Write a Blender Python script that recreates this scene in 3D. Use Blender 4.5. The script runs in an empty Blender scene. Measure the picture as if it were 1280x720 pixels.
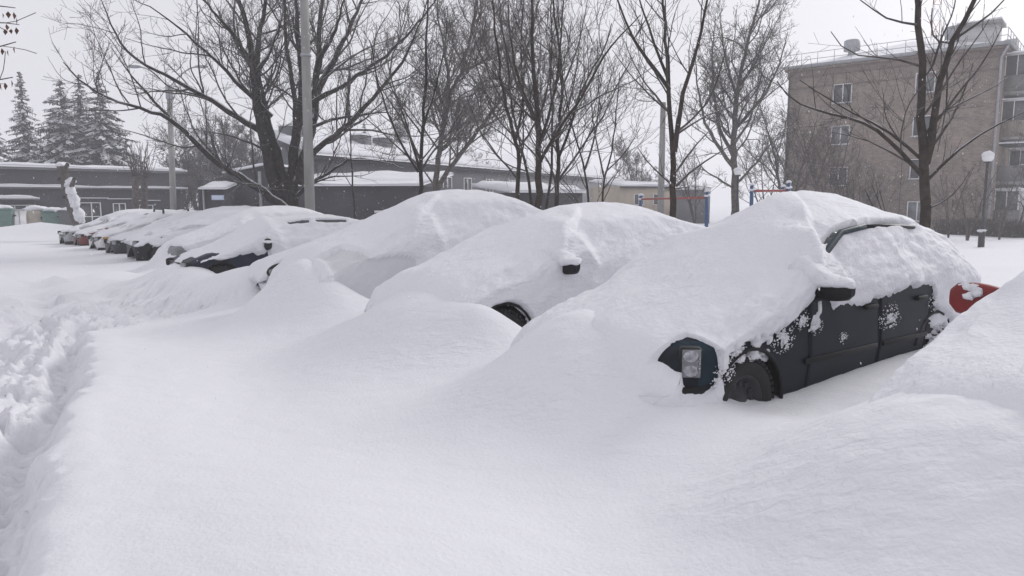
import bpy, bmesh, math, random
import numpy as np
from mathutils import Vector, Matrix

RNG = random.Random(7)
sc = bpy.context.scene
COL = sc.collection

# ------------------------------------------------------------------ camera numbers
F, CX, CY, HZ, CAMH = 900.0, 640.0, 360.0, 250.0, 1.64
TH = math.atan((CY - HZ) / F)
CT, ST = math.cos(TH), math.sin(TH)


def ray(px, py):
    u, v = (px - CX) / F, (CY - py) / F
    return u, CT + v * ST, -ST + v * CT


def at(px, py, Y):
    """point seen at a photo pixel, Y metres ahead"""
    dx, dy, dz = ray(px, py)
    t = Y / dy
    return (dx * t, Y, CAMH + dz * t)


def atz(px, py, z):
    dx, dy, dz = ray(px, py)
    t = (z - CAMH) / dz
    return (dx * t, dy * t, z)


# ------------------------------------------------------------------ noise
def _hash(ix, iy, seed):
    n = (ix.astype(np.int64) * 374761393 + iy.astype(np.int64) * 668265263 + seed * 974711) & 0xffffffff
    n = ((n ^ (n >> 13)) * 1274126177) & 0xffffffff
    n = n ^ (n >> 16)
    return n / 4294967295.0


def vnoise(x, y, seed=0):
    x = np.asarray(x, float); y = np.asarray(y, float)
    ix, iy = np.floor(x), np.floor(y)
    fx, fy = x - ix, y - iy
    fx = fx * fx * fx * (fx * (fx * 6 - 15) + 10)
    fy = fy * fy * fy * (fy * (fy * 6 - 15) + 10)
    a, b = _hash(ix, iy, seed), _hash(ix + 1, iy, seed)
    c, d = _hash(ix, iy + 1, seed), _hash(ix + 1, iy + 1, seed)
    return (a * (1 - fx) + b * fx) * (1 - fy) + (c * (1 - fx) + d * fx) * fy * 1.0 - 0.5


def fbm(x, y, oct=4, seed=0, gain=0.5):
    s, a = 0, 1.0
    for i in range(oct):
        ca, sa = math.cos(i * 0.9), math.sin(i * 0.9)
        s = s + a * vnoise((x * ca - y * sa) * 2 ** i, (x * sa + y * ca) * 2 ** i, seed + i * 17)
        a *= gain
    return s


def sstep(a, b, x):
    t = np.clip((x - a) / (b - a), 0, 1)
    return t * t * (3 - 2 * t)


# ------------------------------------------------------------------ object helpers
def mesh_obj(name, V, quads=None, tris=None, mats=(), parent=None, smooth=True, midx=None):
    me = bpy.data.meshes.new(name)
    V = np.asarray(V, np.float32).reshape(-1, 3)
    quads = np.zeros((0, 4), np.int32) if quads is None or len(quads) == 0 else np.asarray(quads, np.int32).reshape(-1, 4)
    tris = np.zeros((0, 3), np.int32) if tris is None or len(tris) == 0 else np.asarray(tris, np.int32).reshape(-1, 3)
    me.vertices.add(len(V)); me.vertices.foreach_set('co', V.ravel())
    nl = quads.size + tris.size
    me.loops.add(nl)
    me.loops.foreach_set('vertex_index', np.concatenate([quads.ravel(), tris.ravel()]).astype(np.int32))
    npoly = len(quads) + len(tris)
    me.polygons.add(npoly)
    starts = np.concatenate([np.arange(len(quads)) * 4, quads.size + np.arange(len(tris)) * 3]).astype(np.int32)
    me.polygons.foreach_set('loop_start', starts)
    me.update(calc_edges=True)
    if smooth:
        me.polygons.foreach_set('use_smooth', np.ones(npoly, bool))
    for m in (mats if isinstance(mats, (list, tuple)) else [mats]):
        me.materials.append(m)
    if midx is not None:
        me.polygons.foreach_set('material_index', np.asarray(midx, np.int32))
    me.validate()
    o = bpy.data.objects.new(name, me)
    COL.objects.link(o)
    if parent is not None:
        o.parent = parent
    return o


class MB:
    """collects boxes, prisms, tubes into ONE mesh"""
    def __init__(s):
        s.v, s.q, s.t, s.n = [], [], [], 0

    def add(s, V, quads=(), tris=()):
        V = np.asarray(V, float).reshape(-1, 3)
        s.v.append(V)
        if len(quads): s.q.append(np.asarray(quads, int).reshape(-1, 4) + s.n)
        if len(tris): s.t.append(np.asarray(tris, int).reshape(-1, 3) + s.n)
        s.n += len(V)
        return s

    def box(s, x0, x1, y0, y1, z0, z1, M=None):
        V = np.array([(x, y, z) for z in (z0, z1) for y in (y0, y1) for x in (x0, x1)], float)
        if M is not None: V = xf(M, V)
        return s.add(V, [(0, 2, 3, 1), (4, 5, 7, 6), (0, 1, 5, 4), (2, 6, 7, 3), (0, 4, 6, 2), (1, 3, 7, 5)])

    def tube(s, P, R, k=8, cap=True):
        V, Q = tube(np.asarray(P, float), np.broadcast_to(np.asarray(R, float), (len(P),)), k)
        tr = []
        if cap:
            n = len(V); V = np.vstack([V, P[0], P[-1]])
            m = n - k
            for i in range(k):
                tr.append((n, (i + 1) % k, i)); tr.append((n + 1, m + i, m + (i + 1) % k))
        return s.add(V, Q, tr)

    def lathe(s, prof, k=24, M=None):
        """prof: (r, z) bottom to top"""
        a = np.linspace(0, 2 * np.pi, k, endpoint=False)
        V = np.concatenate([np.c_[r * np.cos(a), r * np.sin(a), np.full(k, z)] for r, z in prof])
        if M is not None: V = xf(M, V)
        Q = []
        for j in range(len(prof) - 1):
            for i in range(k):
                Q.append((j * k + i, j * k + (i + 1) % k, (j + 1) * k + (i + 1) % k, (j + 1) * k + i))
        return s.add(V, Q)

    def ell(s, c, r, k=14, lump=0.0, seed=0, M=None):
        c = np.array(c, float); r = np.array(r, float)
        th = np.linspace(0, np.pi, k // 2 + 2); ph = np.linspace(0, 2 * np.pi, k, endpoint=False)
        T, Ph = np.meshgrid(th, ph, indexing='ij')
        d = np.stack([np.sin(T) * np.cos(Ph), np.sin(T) * np.sin(Ph), np.cos(T)], -1)
        if lump:
            w = 1 + lump * (fbm(d[..., 0] * 2 + d[..., 2] * 1.3 + seed, d[..., 1] * 2 + seed * 1.7, 3, seed) * 2)
            d = d * w[..., None]
        V = (d * r + c).reshape(-1, 3)
        if M is not None: V = xf(M, V)
        Q = []
        for j in range(len(th) - 1):
            for i in range(k):
                Q.append((j * k + i, (j + 1) * k + i, (j + 1) * k + (i + 1) % k, j * k + (i + 1) % k))
        return s.add(V, Q)

    def build(s, name, mat, parent=None, smooth=False, bevel=0):
        V = np.concatenate(s.v)
        o = mesh_obj(name, V, np.concatenate(s.q) if s.q else None, np.concatenate(s.t) if s.t else None, mat, parent, smooth)
        if bevel:
            m = o.modifiers.new('bevel', 'BEVEL'); m.width = bevel; m.segments = 2; m.limit_method = 'ANGLE'
        return o


def xf(M, V):
    A = np.array(M)
    return V @ A[:3, :3].T + A[:3, 3]


def tube(P, R, k):
    n = len(P)
    T = np.gradient(P, axis=0)
    T /= np.linalg.norm(T, axis=1)[:, None] + 1e-9
    ref = np.array([0.31, 0.92, 0.11]) if abs(T[:, 1]).mean() < 0.8 else np.array([1, 0.1, 0.1])
    U = np.cross(T, ref); U /= np.linalg.norm(U, axis=1)[:, None] + 1e-9
    W = np.cross(T, U)
    a = np.linspace(0, 2 * np.pi, k, endpoint=False)
    V = P[:, None, :] + R[:, None, None] * (np.cos(a)[None, :, None] * U[:, None, :] + np.sin(a)[None, :, None] * W[:, None, :])
    i = np.arange(k); j = (i + 1) % k
    Q = np.concatenate([np.c_[r * k + i, r * k + j, (r + 1) * k + j, (r + 1) * k + i] for r in range(n - 1)])
    return V.reshape(-1, 3), Q


def empty(name, loc=(0, 0, 0), rz=0.0, label=None, cat=None, group=None):
    o = bpy.data.objects.new(name, None)
    COL.objects.link(o)
    o.location = loc; o.rotation_euler = (0, 0, rz)
    return tag(o, label, cat, group)


def tag(o, label=None, cat=None, group=None, kind=None):
    if label: o['label'] = label
    if cat: o['category'] = cat
    if group: o['group'] = group
    if kind: o['kind'] = kind
    return o


# ------------------------------------------------------------------ materials
def nt(m):
    m.use_nodes = True
    t = m.node_tree
    return t, t.nodes, t.links, t.nodes['Principled BSDF']


def mat(name, col, rough=0.6, var=0.0, scale=6.0, bump=0.0, metal=0.0, coat=0.0, stretch=(1, 1, 1), spec=0.4):
    m = bpy.data.materials.new(name)
    t, N, Lk, B = nt(m)
    B.inputs['Roughness'].default_value = rough
    B.inputs['Metallic'].default_value = metal
    B.inputs['Specular IOR Level'].default_value = spec
    if coat: B.inputs['Coat Weight'].default_value = coat
    B.inputs['Base Color'].default_value = (*col, 1)
    if var or bump:
        tc = N.new('ShaderNodeTexCoord'); mp = N.new('ShaderNodeMapping'); no = N.new('ShaderNodeTexNoise')
        mp.inputs['Scale'].default_value = stretch
        Lk.new(tc.outputs['Object'], mp.inputs['Vector']); Lk.new(mp.outputs['Vector'], no.inputs['Vector'])
        no.inputs['Scale'].default_value = scale; no.inputs['Detail'].default_value = 6
        if var:
            r = N.new('ShaderNodeValToRGB')
            r.color_ramp.elements[0].position = 0.3; r.color_ramp.elements[1].position = 0.7
            r.color_ramp.elements[0].color = (*[c * (1 - var) for c in col], 1)
            r.color_ramp.elements[1].color = (*[min(1, c * (1 + var)) for c in col], 1)
            Lk.new(no.outputs['Fac'], r.inputs['Fac']); Lk.new(r.outputs['Color'], B.inputs['Base Color'])
        if bump:
            b = N.new('ShaderNodeBump'); b.inputs['Strength'].default_value = 1; b.inputs['Distance'].default_value = bump
            Lk.new(no.outputs['Fac'], b.inputs['Height']); Lk.new(b.outputs['Normal'], B.inputs['Normal'])
    return m


def snow_mat(name, grain=0.004, ripple=0.006, col=(0.72, 0.722, 0.755), gs=70, stretch=(3, 12, 8), slope=False):
    m = bpy.data.materials.new(name)
    t, N, Lk, B = nt(m)
    B.inputs['Base Color'].default_value = (*col, 1)
    B.inputs['Roughness'].default_value = 0.75
    B.inputs['Specular IOR Level'].default_value = 0.25
    tc = N.new('ShaderNodeTexCoord')
    n1 = N.new('ShaderNodeTexNoise'); n1.inputs['Scale'].default_value = gs; n1.inputs['Detail'].default_value = 5
    Lk.new(tc.outputs['Object'], n1.inputs['Vector'])
    mp = N.new('ShaderNodeMapping'); mp.inputs['Scale'].default_value = stretch
    mp.inputs['Rotation'].default_value = (0, 0, 0.4)
    Lk.new(tc.outputs['Object'], mp.inputs['Vector'])
    n2 = N.new('ShaderNodeTexNoise'); n2.inputs['Scale'].default_value = 1.6; n2.inputs['Detail'].default_value = 4
    n2.inputs['Distortion'].default_value = 0.4
    Lk.new(mp.outputs['Vector'], n2.inputs['Vector'])
    # large-scale strength of the wind ripples varies over the surface
    n3 = N.new('ShaderNodeTexNoise'); n3.inputs['Scale'].default_value = 1.1; n3.inputs['Detail'].default_value = 2
    Lk.new(tc.outputs['Object'], n3.inputs['Vector'])
    mr = N.new('ShaderNodeMapRange'); mr.inputs['From Min'].default_value = 0.42; mr.inputs['From Max'].default_value = 0.64
    Lk.new(n3.outputs['Fac'], mr.inputs['Value'])
    mu = N.new('ShaderNodeMath'); mu.operation = 'MULTIPLY'
    Lk.new(n2.outputs['Fac'], mu.inputs[0]); Lk.new(mr.outputs['Result'], mu.inputs[1])
    if slope:                       # the wind ripples the slopes, the flats stay smooth
        g = N.new('ShaderNodeNewGeometry'); sx = N.new('ShaderNodeSeparateXYZ'); Lk.new(g.outputs['Normal'], sx.inputs[0])
        ms = N.new('ShaderNodeMapRange'); ms.inputs['From Min'].default_value = .992; ms.inputs['From Max'].default_value = .94
        ms.inputs['To Min'].default_value = .12
        Lk.new(sx.outputs['Z'], ms.inputs['Value'])
        m2 = N.new('ShaderNodeMath'); m2.operation = 'MULTIPLY'
        Lk.new(mu.outputs[0], m2.inputs[0]); Lk.new(ms.outputs['Result'], m2.inputs[1]); mu = m2
    b1 = N.new('ShaderNodeBump'); b1.inputs['Distance'].default_value = ripple
    Lk.new(mu.outputs[0], b1.inputs['Height'])
    b2 = N.new('ShaderNodeBump'); b2.inputs['Distance'].default_value = grain
    Lk.new(n1.outputs['Fac'], b2.inputs['Height']); Lk.new(b1.outputs['Normal'], b2.inputs['Normal'])
    Lk.new(b2.outputs['Normal'], B.inputs['Normal'])
    return m


def bark_mat(name, col, snow=0.55, thr=0.45):
    """bark with snow lying on the upper sides of limbs"""
    m = bpy.data.materials.new(name)
    t, N, Lk, B = nt(m)
    B.inputs['Roughness'].default_value = 0.9
    B.inputs['Specular IOR Level'].default_value = 0.1
    tc = N.new('ShaderNodeTexCoord'); g = N.new('ShaderNodeNewGeometry')
    no = N.new('ShaderNodeTexNoise'); no.inputs['Scale'].default_value = 9; no.inputs['Detail'].default_value = 6
    Lk.new(tc.outputs['Object'], no.inputs['Vector'])
    r = N.new('ShaderNodeValToRGB')
    r.color_ramp.elements[0].position = 0.3; r.color_ramp.elements[1].position = 0.72
    r.color_ramp.elements[0].color = (*[c * 0.6 for c in col], 1); r.color_ramp.elements[1].color = (*[c * 1.5 for c in col], 1)
    Lk.new(no.outputs['Fac'], r.inputs['Fac'])
    sx = N.new('ShaderNodeSeparateXYZ'); Lk.new(g.outputs['Normal'], sx.inputs[0])
    n2 = N.new('ShaderNodeTexNoise'); n2.inputs['Scale'].default_value = 2.3; n2.inputs['Detail'].default_value = 5
    Lk.new(tc.outputs['Object'], n2.inputs['Vector'])
    a = N.new('ShaderNodeMath'); a.operation = 'MULTIPLY_ADD'
    a.inputs[1].default_value = 1.0; Lk.new(n2.outputs['Fac'], a.inputs[0]); Lk.new(sx.outputs['Z'], a.inputs[2])
    mr = N.new('ShaderNodeMapRange'); mr.inputs['From Min'].default_value = thr + 0.5; mr.inputs['From Max'].default_value = thr + 0.75
    mr.inputs['To Max'].default_value = snow
    Lk.new(a.outputs[0], mr.inputs['Value'])
    mx = N.new('ShaderNodeMix'); mx.data_type = 'RGBA'
    Lk.new(mr.outputs['Result'], mx.inputs['Factor']); Lk.new(r.outputs['Color'], mx.inputs[6])
    mx.inputs[7].default_value = (0.8, 0.8, 0.83, 1)
    Lk.new(mx.outputs[2], B.inputs['Base Color'])
    b = N.new('ShaderNodeBump'); b.inputs['Distance'].default_value = 0.02
    Lk.new(no.outputs['Fac'], b.inputs['Height']); Lk.new(b.outputs['Normal'], B.inputs['Normal'])
    return m


def brick_mat(name, c1, c2, mortar, w=0.26, h=0.085):
    m = bpy.data.materials.new(name)
    t, N, Lk, B = nt(m)
    B.inputs['Roughness'].default_value = 0.9
    tc = N.new('ShaderNodeTexCoord'); mp = N.new('ShaderNodeMapping')
    mp.inputs['Rotation'].default_value = (math.radians(90), 0, 0)
    sx = N.new('ShaderNodeSeparateXYZ'); Lk.new(tc.outputs['Object'], sx.inputs[0])
    ad = N.new('ShaderNodeMath'); ad.operation = 'ADD'; Lk.new(sx.outputs['X'], ad.inputs[0]); Lk.new(sx.outputs['Y'], ad.inputs[1])
    cb = N.new('ShaderNodeCombineXYZ'); Lk.new(ad.outputs[0], cb.inputs['X']); Lk.new(sx.outputs['Z'], cb.inputs['Y'])
    br = N.new('ShaderNodeTexBrick')
    br.inputs['Color1'].default_value = (*c1, 1); br.inputs['Color2'].default_value = (*c2, 1); br.inputs['Mortar'].default_value = (*mortar, 1)
    br.inputs['Scale'].default_value = 1; br.inputs['Brick Width'].default_value = w; br.inputs['Row Height'].default_value = h
    br.inputs['Mortar Size'].default_value = 0.012
    Lk.new(cb.outputs[0], br.inputs['Vector'])
    no = N.new('ShaderNodeTexNoise'); no.inputs['Scale'].default_value = 1.3; no.inputs['Detail'].default_value = 8; no.inputs['Roughness'].default_value = 0.75
    Lk.new(tc.outputs['Object'], no.inputs['Vector'])
    r = N.new('ShaderNodeValToRGB'); r.color_ramp.elements[0].color = (0.6, 0.6, 0.6, 1); r.color_ramp.elements[1].color = (1.3, 1.3, 1.3, 1)
    r.color_ramp.elements[0].position = .3; r.color_ramp.elements[1].position = .7
    Lk.new(no.outputs['Fac'], r.inputs['Fac'])
    mx = N.new('ShaderNodeMix'); mx.data_type = 'RGBA'; mx.blend_type = 'MULTIPLY'; mx.inputs['Factor'].default_value = 1
    Lk.new(br.outputs['Color'], mx.inputs[6]); Lk.new(r.outputs['Color'], mx.inputs[7])
    Lk.new(mx.outputs[2], B.inputs['Base Color'])
    return m


SNOW = snow_mat('snow_fresh', 0.005, 0.022, gs=42, stretch=(5, 10, 8), slope=True)
SNOW_CAR = snow_mat('snow_on_cars', 0.008, 0.036, gs=34, stretch=(3, 10, 10))
SNOW_FAR = mat('snow_roof', (0.72, 0.722, 0.755), 0.8, 0.03, 1.5, 0.02)
BARK_DARK = bark_mat('bark_dark', (0.042, 0.036, 0.033), 0.95, 0.40)
BARK_NEAR = bark_mat('bark_near', (0.05, 0.04, 0.034), 0.75, 0.50)
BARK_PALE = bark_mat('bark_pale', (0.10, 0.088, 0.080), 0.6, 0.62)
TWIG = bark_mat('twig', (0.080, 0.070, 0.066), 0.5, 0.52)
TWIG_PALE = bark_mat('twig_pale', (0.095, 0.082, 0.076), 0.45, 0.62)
NEEDLE = mat('spruce_needles', (0.016, 0.022, 0.020), 0.9, 0.35, 2.0)
CONCRETE = mat('concrete', (0.27, 0.265, 0.255), 0.9, 0.2, 4, 0.004, stretch=(1, 1, 0.3))
DARK_WALL = mat('dark_render', (0.046, 0.047, 0.055), 0.9, 0.18, 0.8)
GREY_WALL = mat('grey_render', (0.13, 0.132, 0.145), 0.9, 0.15, 0.7)
BEIGE_WALL = mat('beige_render', (0.42, 0.36, 0.29), 0.9, 0.12, 0.9)
BRICK = brick_mat('silicate_brick', (0.27, 0.205, 0.165), (0.17, 0.125, 0.10), (0.28, 0.25, 0.225))
BRICK_DARK = brick_mat('cornice_brick', (0.20, 0.13, 0.105), (0.15, 0.10, 0.085), (0.22, 0.19, 0.17))
WHITE_PVC = mat('white_frame', (0.72, 0.72, 0.74), 0.5)
GLASS = mat('window_glass', (0.05, 0.055, 0.062), 0.12, spec=0.6)
DARK_METAL = mat('dark_metal', (0.035, 0.036, 0.04), 0.55, 0.2, 8)
GREY_METAL = mat('galvanised', (0.33, 0.34, 0.36), 0.5, 0.15, 5, metal=0.3)
BLUE_PAINT = mat('blue_paint', (0.03, 0.08, 0.19), 0.5, 0.2, 6)
RED_PAINT = mat('red_paint', (0.30, 0.06, 0.05), 0.5, 0.15, 6)
WHITE_GLOBE = mat('opal_globe', (0.78, 0.78, 0.78), 0.3)
GREEN_BIN = mat('green_plastic', (0.12, 0.20, 0.18), 0.6, 0.15, 5)
TAN_BIN = mat('tan_plastic', (0.40, 0.36, 0.30), 0.6, 0.15, 5)
RUBBER = mat('rubber', (0.016, 0.016, 0.017), 0.75, 0.3, 20, 0.003)
BLACK_PLASTIC = mat('black_plastic', (0.009, 0.009, 0.010), 0.55, 0.2, 30, spec=0.25)
RIM = mat('steel_rim', (0.045, 0.045, 0.048), 0.5, 0.3, 12, metal=0.4)
ARCH = mat('arch_liner', (0.012, 0.011, 0.011), 0.95)
LENS = mat('lamp_lens', (0.16, 0.165, 0.175), 0.10, 0.6, 14, metal=0.3, coat=1.0)
CHROME = mat('lamp_reflector', (0.34, 0.34, 0.36), 0.22, 0.5, 30, metal=0.9)
AMBER = mat('amber_lens', (0.45, 0.22, 0.05), 0.3)
LEAF = mat('dry_leaf', (0.10, 0.055, 0.04), 0.9)


def paint(name, col, dirt=0.25):
    m = mat(name, col, 0.5, dirt, 7, coat=0.0, spec=0.22)
    return m


# ------------------------------------------------------------------ cars: where they stand
ANG = math.radians(36.7)


class Car:
    pass


def mk(key, ox, oy, oz, ang=ANG, **k):
    c = Car(); c.key = key; c.o = (ox, oy, oz); c.ang = ang
    c.drift = k.pop('drift', None)
    c.far, c.pw = k.pop('far', 1.0), k.pop('pw', 2.4)
    for a, b in k.items(): setattr(c, a, b)
    return c


def local(c, x, y):
    dx, dy = x - c.o[0], y - c.o[1]
    ca, sa = math.cos(c.ang), math.sin(c.ang)
    return dx * ca + dy * sa, -dx * sa + dy * ca


def nose_to_o(px, py, z, Y, ang, lx=.06, ly=-.62):
    """origin of a car whose left headlamp is seen at px, Y metres ahead"""
    X = (px - 640) / 900 * Y
    ca, sa = math.cos(ang), math.sin(ang)
    return X - (lx * ca - ly * sa), Y - (lx * sa + ly * ca)


A2 = math.radians(40)
CARS = {
    'red': mk('red', 2.15, 2.62, 0.0, drift=(0.62, 0.22, 1.15, 0.20, 1.0), far=1.0, pw=3.0),
    'hero': mk('hero', 0.55, 4.83, 0.02, drift=(0.54, 0.12, 0.80, 0.26, 0.97), far=.55, pw=2.0),
    'c2': mk('c2', -1.06, 7.02, 0.0, drift=(0.46, 0.15, 0.80, -0.15, 1.02), far=.8, pw=2.2),
    'c3': mk('c3', -2.83, 9.12, 0.0, drift=(0.66, 0.02, 0.58, -0.34, 0.70), far=.6, pw=1.4),
    'c4': mk('c4', -3.98, 11.30, -0.12, drift=(0.40, 0.1, 0.9, 0.75, 0.70)),
    'c5': mk('c5', -6.28, 13.40, -0.16, drift=(0.30, 0.05, 0.75, -0.35, 1.15)),
    'c6': mk('c6', -7.62, 15.75, -0.07, drift=(0.4, 0.1, 0.4, 0.0, 0.7)),
}
for key, px, Y, a in (('c7', 172, 18.4, ANG), ('c8', 146, 21.0, A2), ('c9', 124, 23.2, A2), ('c10', 103, 25.0, A2), ('c11', 84, 26.8, A2)):
    ox, oy = nose_to_o(px, 0, .66, Y, a)
    CARS[key] = mk(key, ox, oy, -0.10 if key == 'c7' else -0.24, a)

# ------------------------------------------------------------------ ground
EDGE = [atz(px, py, .2) for px, py in ((20, 800), (48, 720), (62, 640), (80, 570), (106, 480), (116, 430), (122, 392))]
EDGE_Y = np.array([e[1] for e in EDGE]); EDGE_X = np.array([e[0] for e in EDGE])


def seg_dist(x, y, pts):
    d = np.full(np.shape(x), 1e9)
    for (x0, y0), (x1, y1) in zip(pts[:-1], pts[1:]):
        vx, vy = x1 - x0, y1 - y0
        t = np.clip(((x - x0) * vx + (y - y0) * vy) / (vx * vx + vy * vy), 0, 1)
        d = np.minimum(d, np.hypot(x - x0 - t * vx, y - y0 - t * vy))
    return d


PATH_R = [atz(px, py, .1)[:2] for px, py in ((70, 400), (120, 375), (190, 360), (280, 343), (330, 330))]
RUT2 = [atz(px, py, .1)[:2] for px, py in ((-60, 720), (-5, 560), (40, 440), (60, 390), (40, 360), (-60, 345))]
BANK = [atz(px, py, 0)[:2] for px, py in ((-80, 362), (30, 368), (110, 360), (170, 352), (250, 340), (290, 328))]


def ground_h(x, y):
    x = np.asarray(x, float); y = np.asarray(y, float)
    slope = -0.0125 * np.clip(y - 7, 0, 45)
    h = 0.21 + slope + 0.16 * fbm(x * 0.36, y * 0.36, 2, 3) + 0.030 * fbm(x * .9, y * .7, 2, 8)
    near = sstep(30, 10, y)
    # parking strip lies a little deeper in snow
    c = CARS['hero']
    lx, ly = local(c, x, y)
    park = sstep(-0.9, 0.2, lx) * sstep(6.5, 5.0, lx)
    h = h + 0.07 * park * sstep(28, 18, y)
    # hollows the wind leaves before the noses
    h = h - 0.09 * np.exp(-((lx + 1.55 + .25 * np.sin(ly * 1.4)) / .7) ** 2) * sstep(13, 9, y)
    dr_sum = np.zeros(np.shape(x))
    for c in CARS.values():
        if not c.drift: continue
        H, x0, sx, y0, sy = c.drift
        lx, ly = local(c, x, y)
        wob = 0.10 * fbm(ly * 1.1 + c.o[0], lx * 1.1 + c.o[1], 2, 5)
        ax = (lx - x0 - wob)
        fx = np.where(ax < 0, 0.72 * np.exp(-(ax / sx) ** 2) + 0.28 * np.exp(-np.abs(ax / (sx * 1.5)) ** 1.5), np.exp(-(ax / .55) ** 2))
        syy = np.where(ly > y0, c.far * sy, sy)
        fy = np.exp(-np.abs((ly - y0) / syy) ** c.pw)
        h = h + H * fx * fy
        dr_sum = dr_sum + H * fx * fy
    # scour by the wheels and along the flanks that show
    for key, d, w in (('hero', 0.04, .40), ('c2', .06, .30)):
        lx, ly = local(CARS[key], x, y)
        h = h - d * np.exp(-((lx - .58) / w) ** 2) * np.exp(-((ly + .86) / .26) ** 2)
    for key, fx_, fy_, amp, wx, wy in (('c2', .34, -1.02, .18, .36, .36), ('c3', .35, -1.0, .10, .4, .4)):
        lx, ly = local(CARS[key], x, y)
        h = h + amp * np.exp(-((lx - fx_) / wx) ** 2 - ((ly - fy_) / wy) ** 2)
    lx, ly = local(CARS['hero'], x, y)
    h = h + 0.10 * sstep(1.0, 3.4, lx) * np.exp(-((ly + 1.0) / .6) ** 2)
    # trodden and driven snow at the left
    ex = np.interp(y, EDGE_Y, EDGE_X) + 0.10 * fbm(y * 1.7, y * 0 + 3, 4, 11) + .10 * fbm(x * 4, y * 4, 3, 12, .6) + np.clip(y - EDGE_Y[-1], 0, 9) * 0.55
    d = ex - x
    inroad = sstep(0, .11, d) * sstep(12.5, 10.8, y) * sstep(6.5, 4.6, d)
    dr = seg_dist(x, y, PATH_R)
    path = sstep(1.35, .6, dr + .3 * fbm(x * 1.5, y * 1.5, 3, 21))
    rough = np.clip(np.maximum(inroad, path), 0, 1) * (1 - sstep(.06, .22, dr_sum))
    lump = fbm(x * 2.6, y * 2.6, 4, 31, .62)
    clod = np.abs(fbm(x * 6.5, y * 6.5, 4, 41, .6))
    fine = fbm(x * 15, y * 15, 2, 45)
    h = h + rough * (-0.08 + 0.08 * lump + 0.16 * fbm(d * 4.0, y * .55, 3, 46) + 0.09 * clod + .045 * np.abs(fbm(x * 13, y * 13, 3, 47, .6)) + .045 * fine)
    r1 = np.abs(d - .26 - .08 * fbm(y * 1.1, y * 0, 3, 51)) / .16
    r2 = np.abs(d - 1.05 - .12 * fbm(y * .9, y * 0 + 5, 3, 52)) / .19
    rut = np.clip(np.exp(-r1 ** 3) + np.exp(-r2 ** 3), 0, 1) * sstep(9.8, 8.8, y)
    h = h - .75 * rut * rough * (.08 * lump + .09 * clod)
    h = h - 0.25 * rut * (0.9 + .4 * fbm(x * 5, y * 5, 3, 61))
    d2 = seg_dist(x, y, RUT2)
    h = h - 0.17 * np.exp(-(d2 / .20) ** 2) * (1 + fbm(x * 5, y * 5, 3, 63))
    # lip of undisturbed snow at the edge
    h = h + 0.012 * np.exp(-((d + .12) / .14) ** 2) * sstep(9.4, 8.4, y)
    # low bank of shovelled snow
    db = seg_dist(x, y, BANK)
    bk = np.exp(-(db / .62) ** 2)
    h = h + bk * (0.04 + 0.22 * np.abs(fbm(x * 1.9, y * 1.9, 5, 71, .6)) + .10 * lump)
    bx, by, _ = atz(268, 338, 0.1)
    lump_hill = np.exp(-(((x - bx) / .8) ** 2 + ((y - by) / .7) ** 2))
    h = h + lump_hill * (0.26 + .35 * lump)
    # low plough bank before the far bins
    bx, by, _ = at(45, 285, 36)
    h = h + 0.55 * np.exp(-(((x - bx) / 4.5) ** 2 + ((y - by) / 1.6) ** 2)) * (1 + .5 * fbm(x * .7, y * .7, 3, 81))
    # wind texture
    h = h + np.clip(dr_sum * 1.6, 0, 1) * near * (0.019 * np.abs(fbm(x * 3.2 + y * 1.5, y * 8.5 - x * 2.2, 3, 95, .6)) + .006 * fbm(x * 6, y * 13, 2, 97))
    h = h + near * (0.006 * fbm(x * 7, y * 11, 3, 91))
    return h


def axis(lo, dense0, dense1, hi, step, g=1.16):
    a = list(np.arange(dense0, dense1, step))
    s, v = step, a[-1]
    while v < hi: s *= g; v += s; a.append(v)
    s, v = step, a[0]; b = []
    while v > lo: s *= g; v -= s; b.append(v)
    return np.array(b[::-1] + a)


def build_ground():
    xs = axis(-260, -1.4, 5.5, 260, 0.034)
    xs = np.concatenate([axis(-260, -6.2, -1.4, -1.4, 0.021)[:-1], xs[xs >= -1.4]]); xs = np.unique(xs)
    ys = axis(-60, 1.6, 9.5, 330, 0.025, 1.07)
    X, Y = np.meshgrid(xs, ys)
    Z = ground_h(X, Y)
    V = np.stack([X, Y, Z], -1).reshape(-1, 3)
    nx, ny = len(xs), len(ys)
    i, j = np.meshgrid(np.arange(nx - 1), np.arange(ny - 1))
    a = (j * nx + i).ravel()
    Q = np.c_[a, a + 1, a + nx + 1, a + nx]
    o = mesh_obj('snow_ground', V, Q, None, SNOW)
    tag(o, 'deep drifted snow covering the ground and the parking strip', None, None, 'structure')


build_ground()


def gz(x, y):
    return float(ground_h(np.array([x]), np.array([y]))[0])


# ------------------------------------------------------------------ car body surface
def smooth_v(P, k, axis_):
    for _ in range(k):
        if axis_ == 1:
            P[:, 1:-1] = (P[:, :-2] + 2 * P[:, 1:-1] + P[:, 2:]) / 4
        else:
            P[1:-1] = (P[:-2] + 2 * P[1:-1] + P[2:]) / 4
    return P


def half_sections(ctrl, subs):
    """ctrl (nx, 5, 2) -> (nx, sum(subs)+1, 2)"""
    out = [ctrl[:, 0]]
    for s, n in enumerate(subs):
        for i in range(1, n + 1):
            t = i / n
            out.append(ctrl[:, s] * (1 - t) + ctrl[:, s + 1] * t)
    return np.stack(out, 1)


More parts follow.
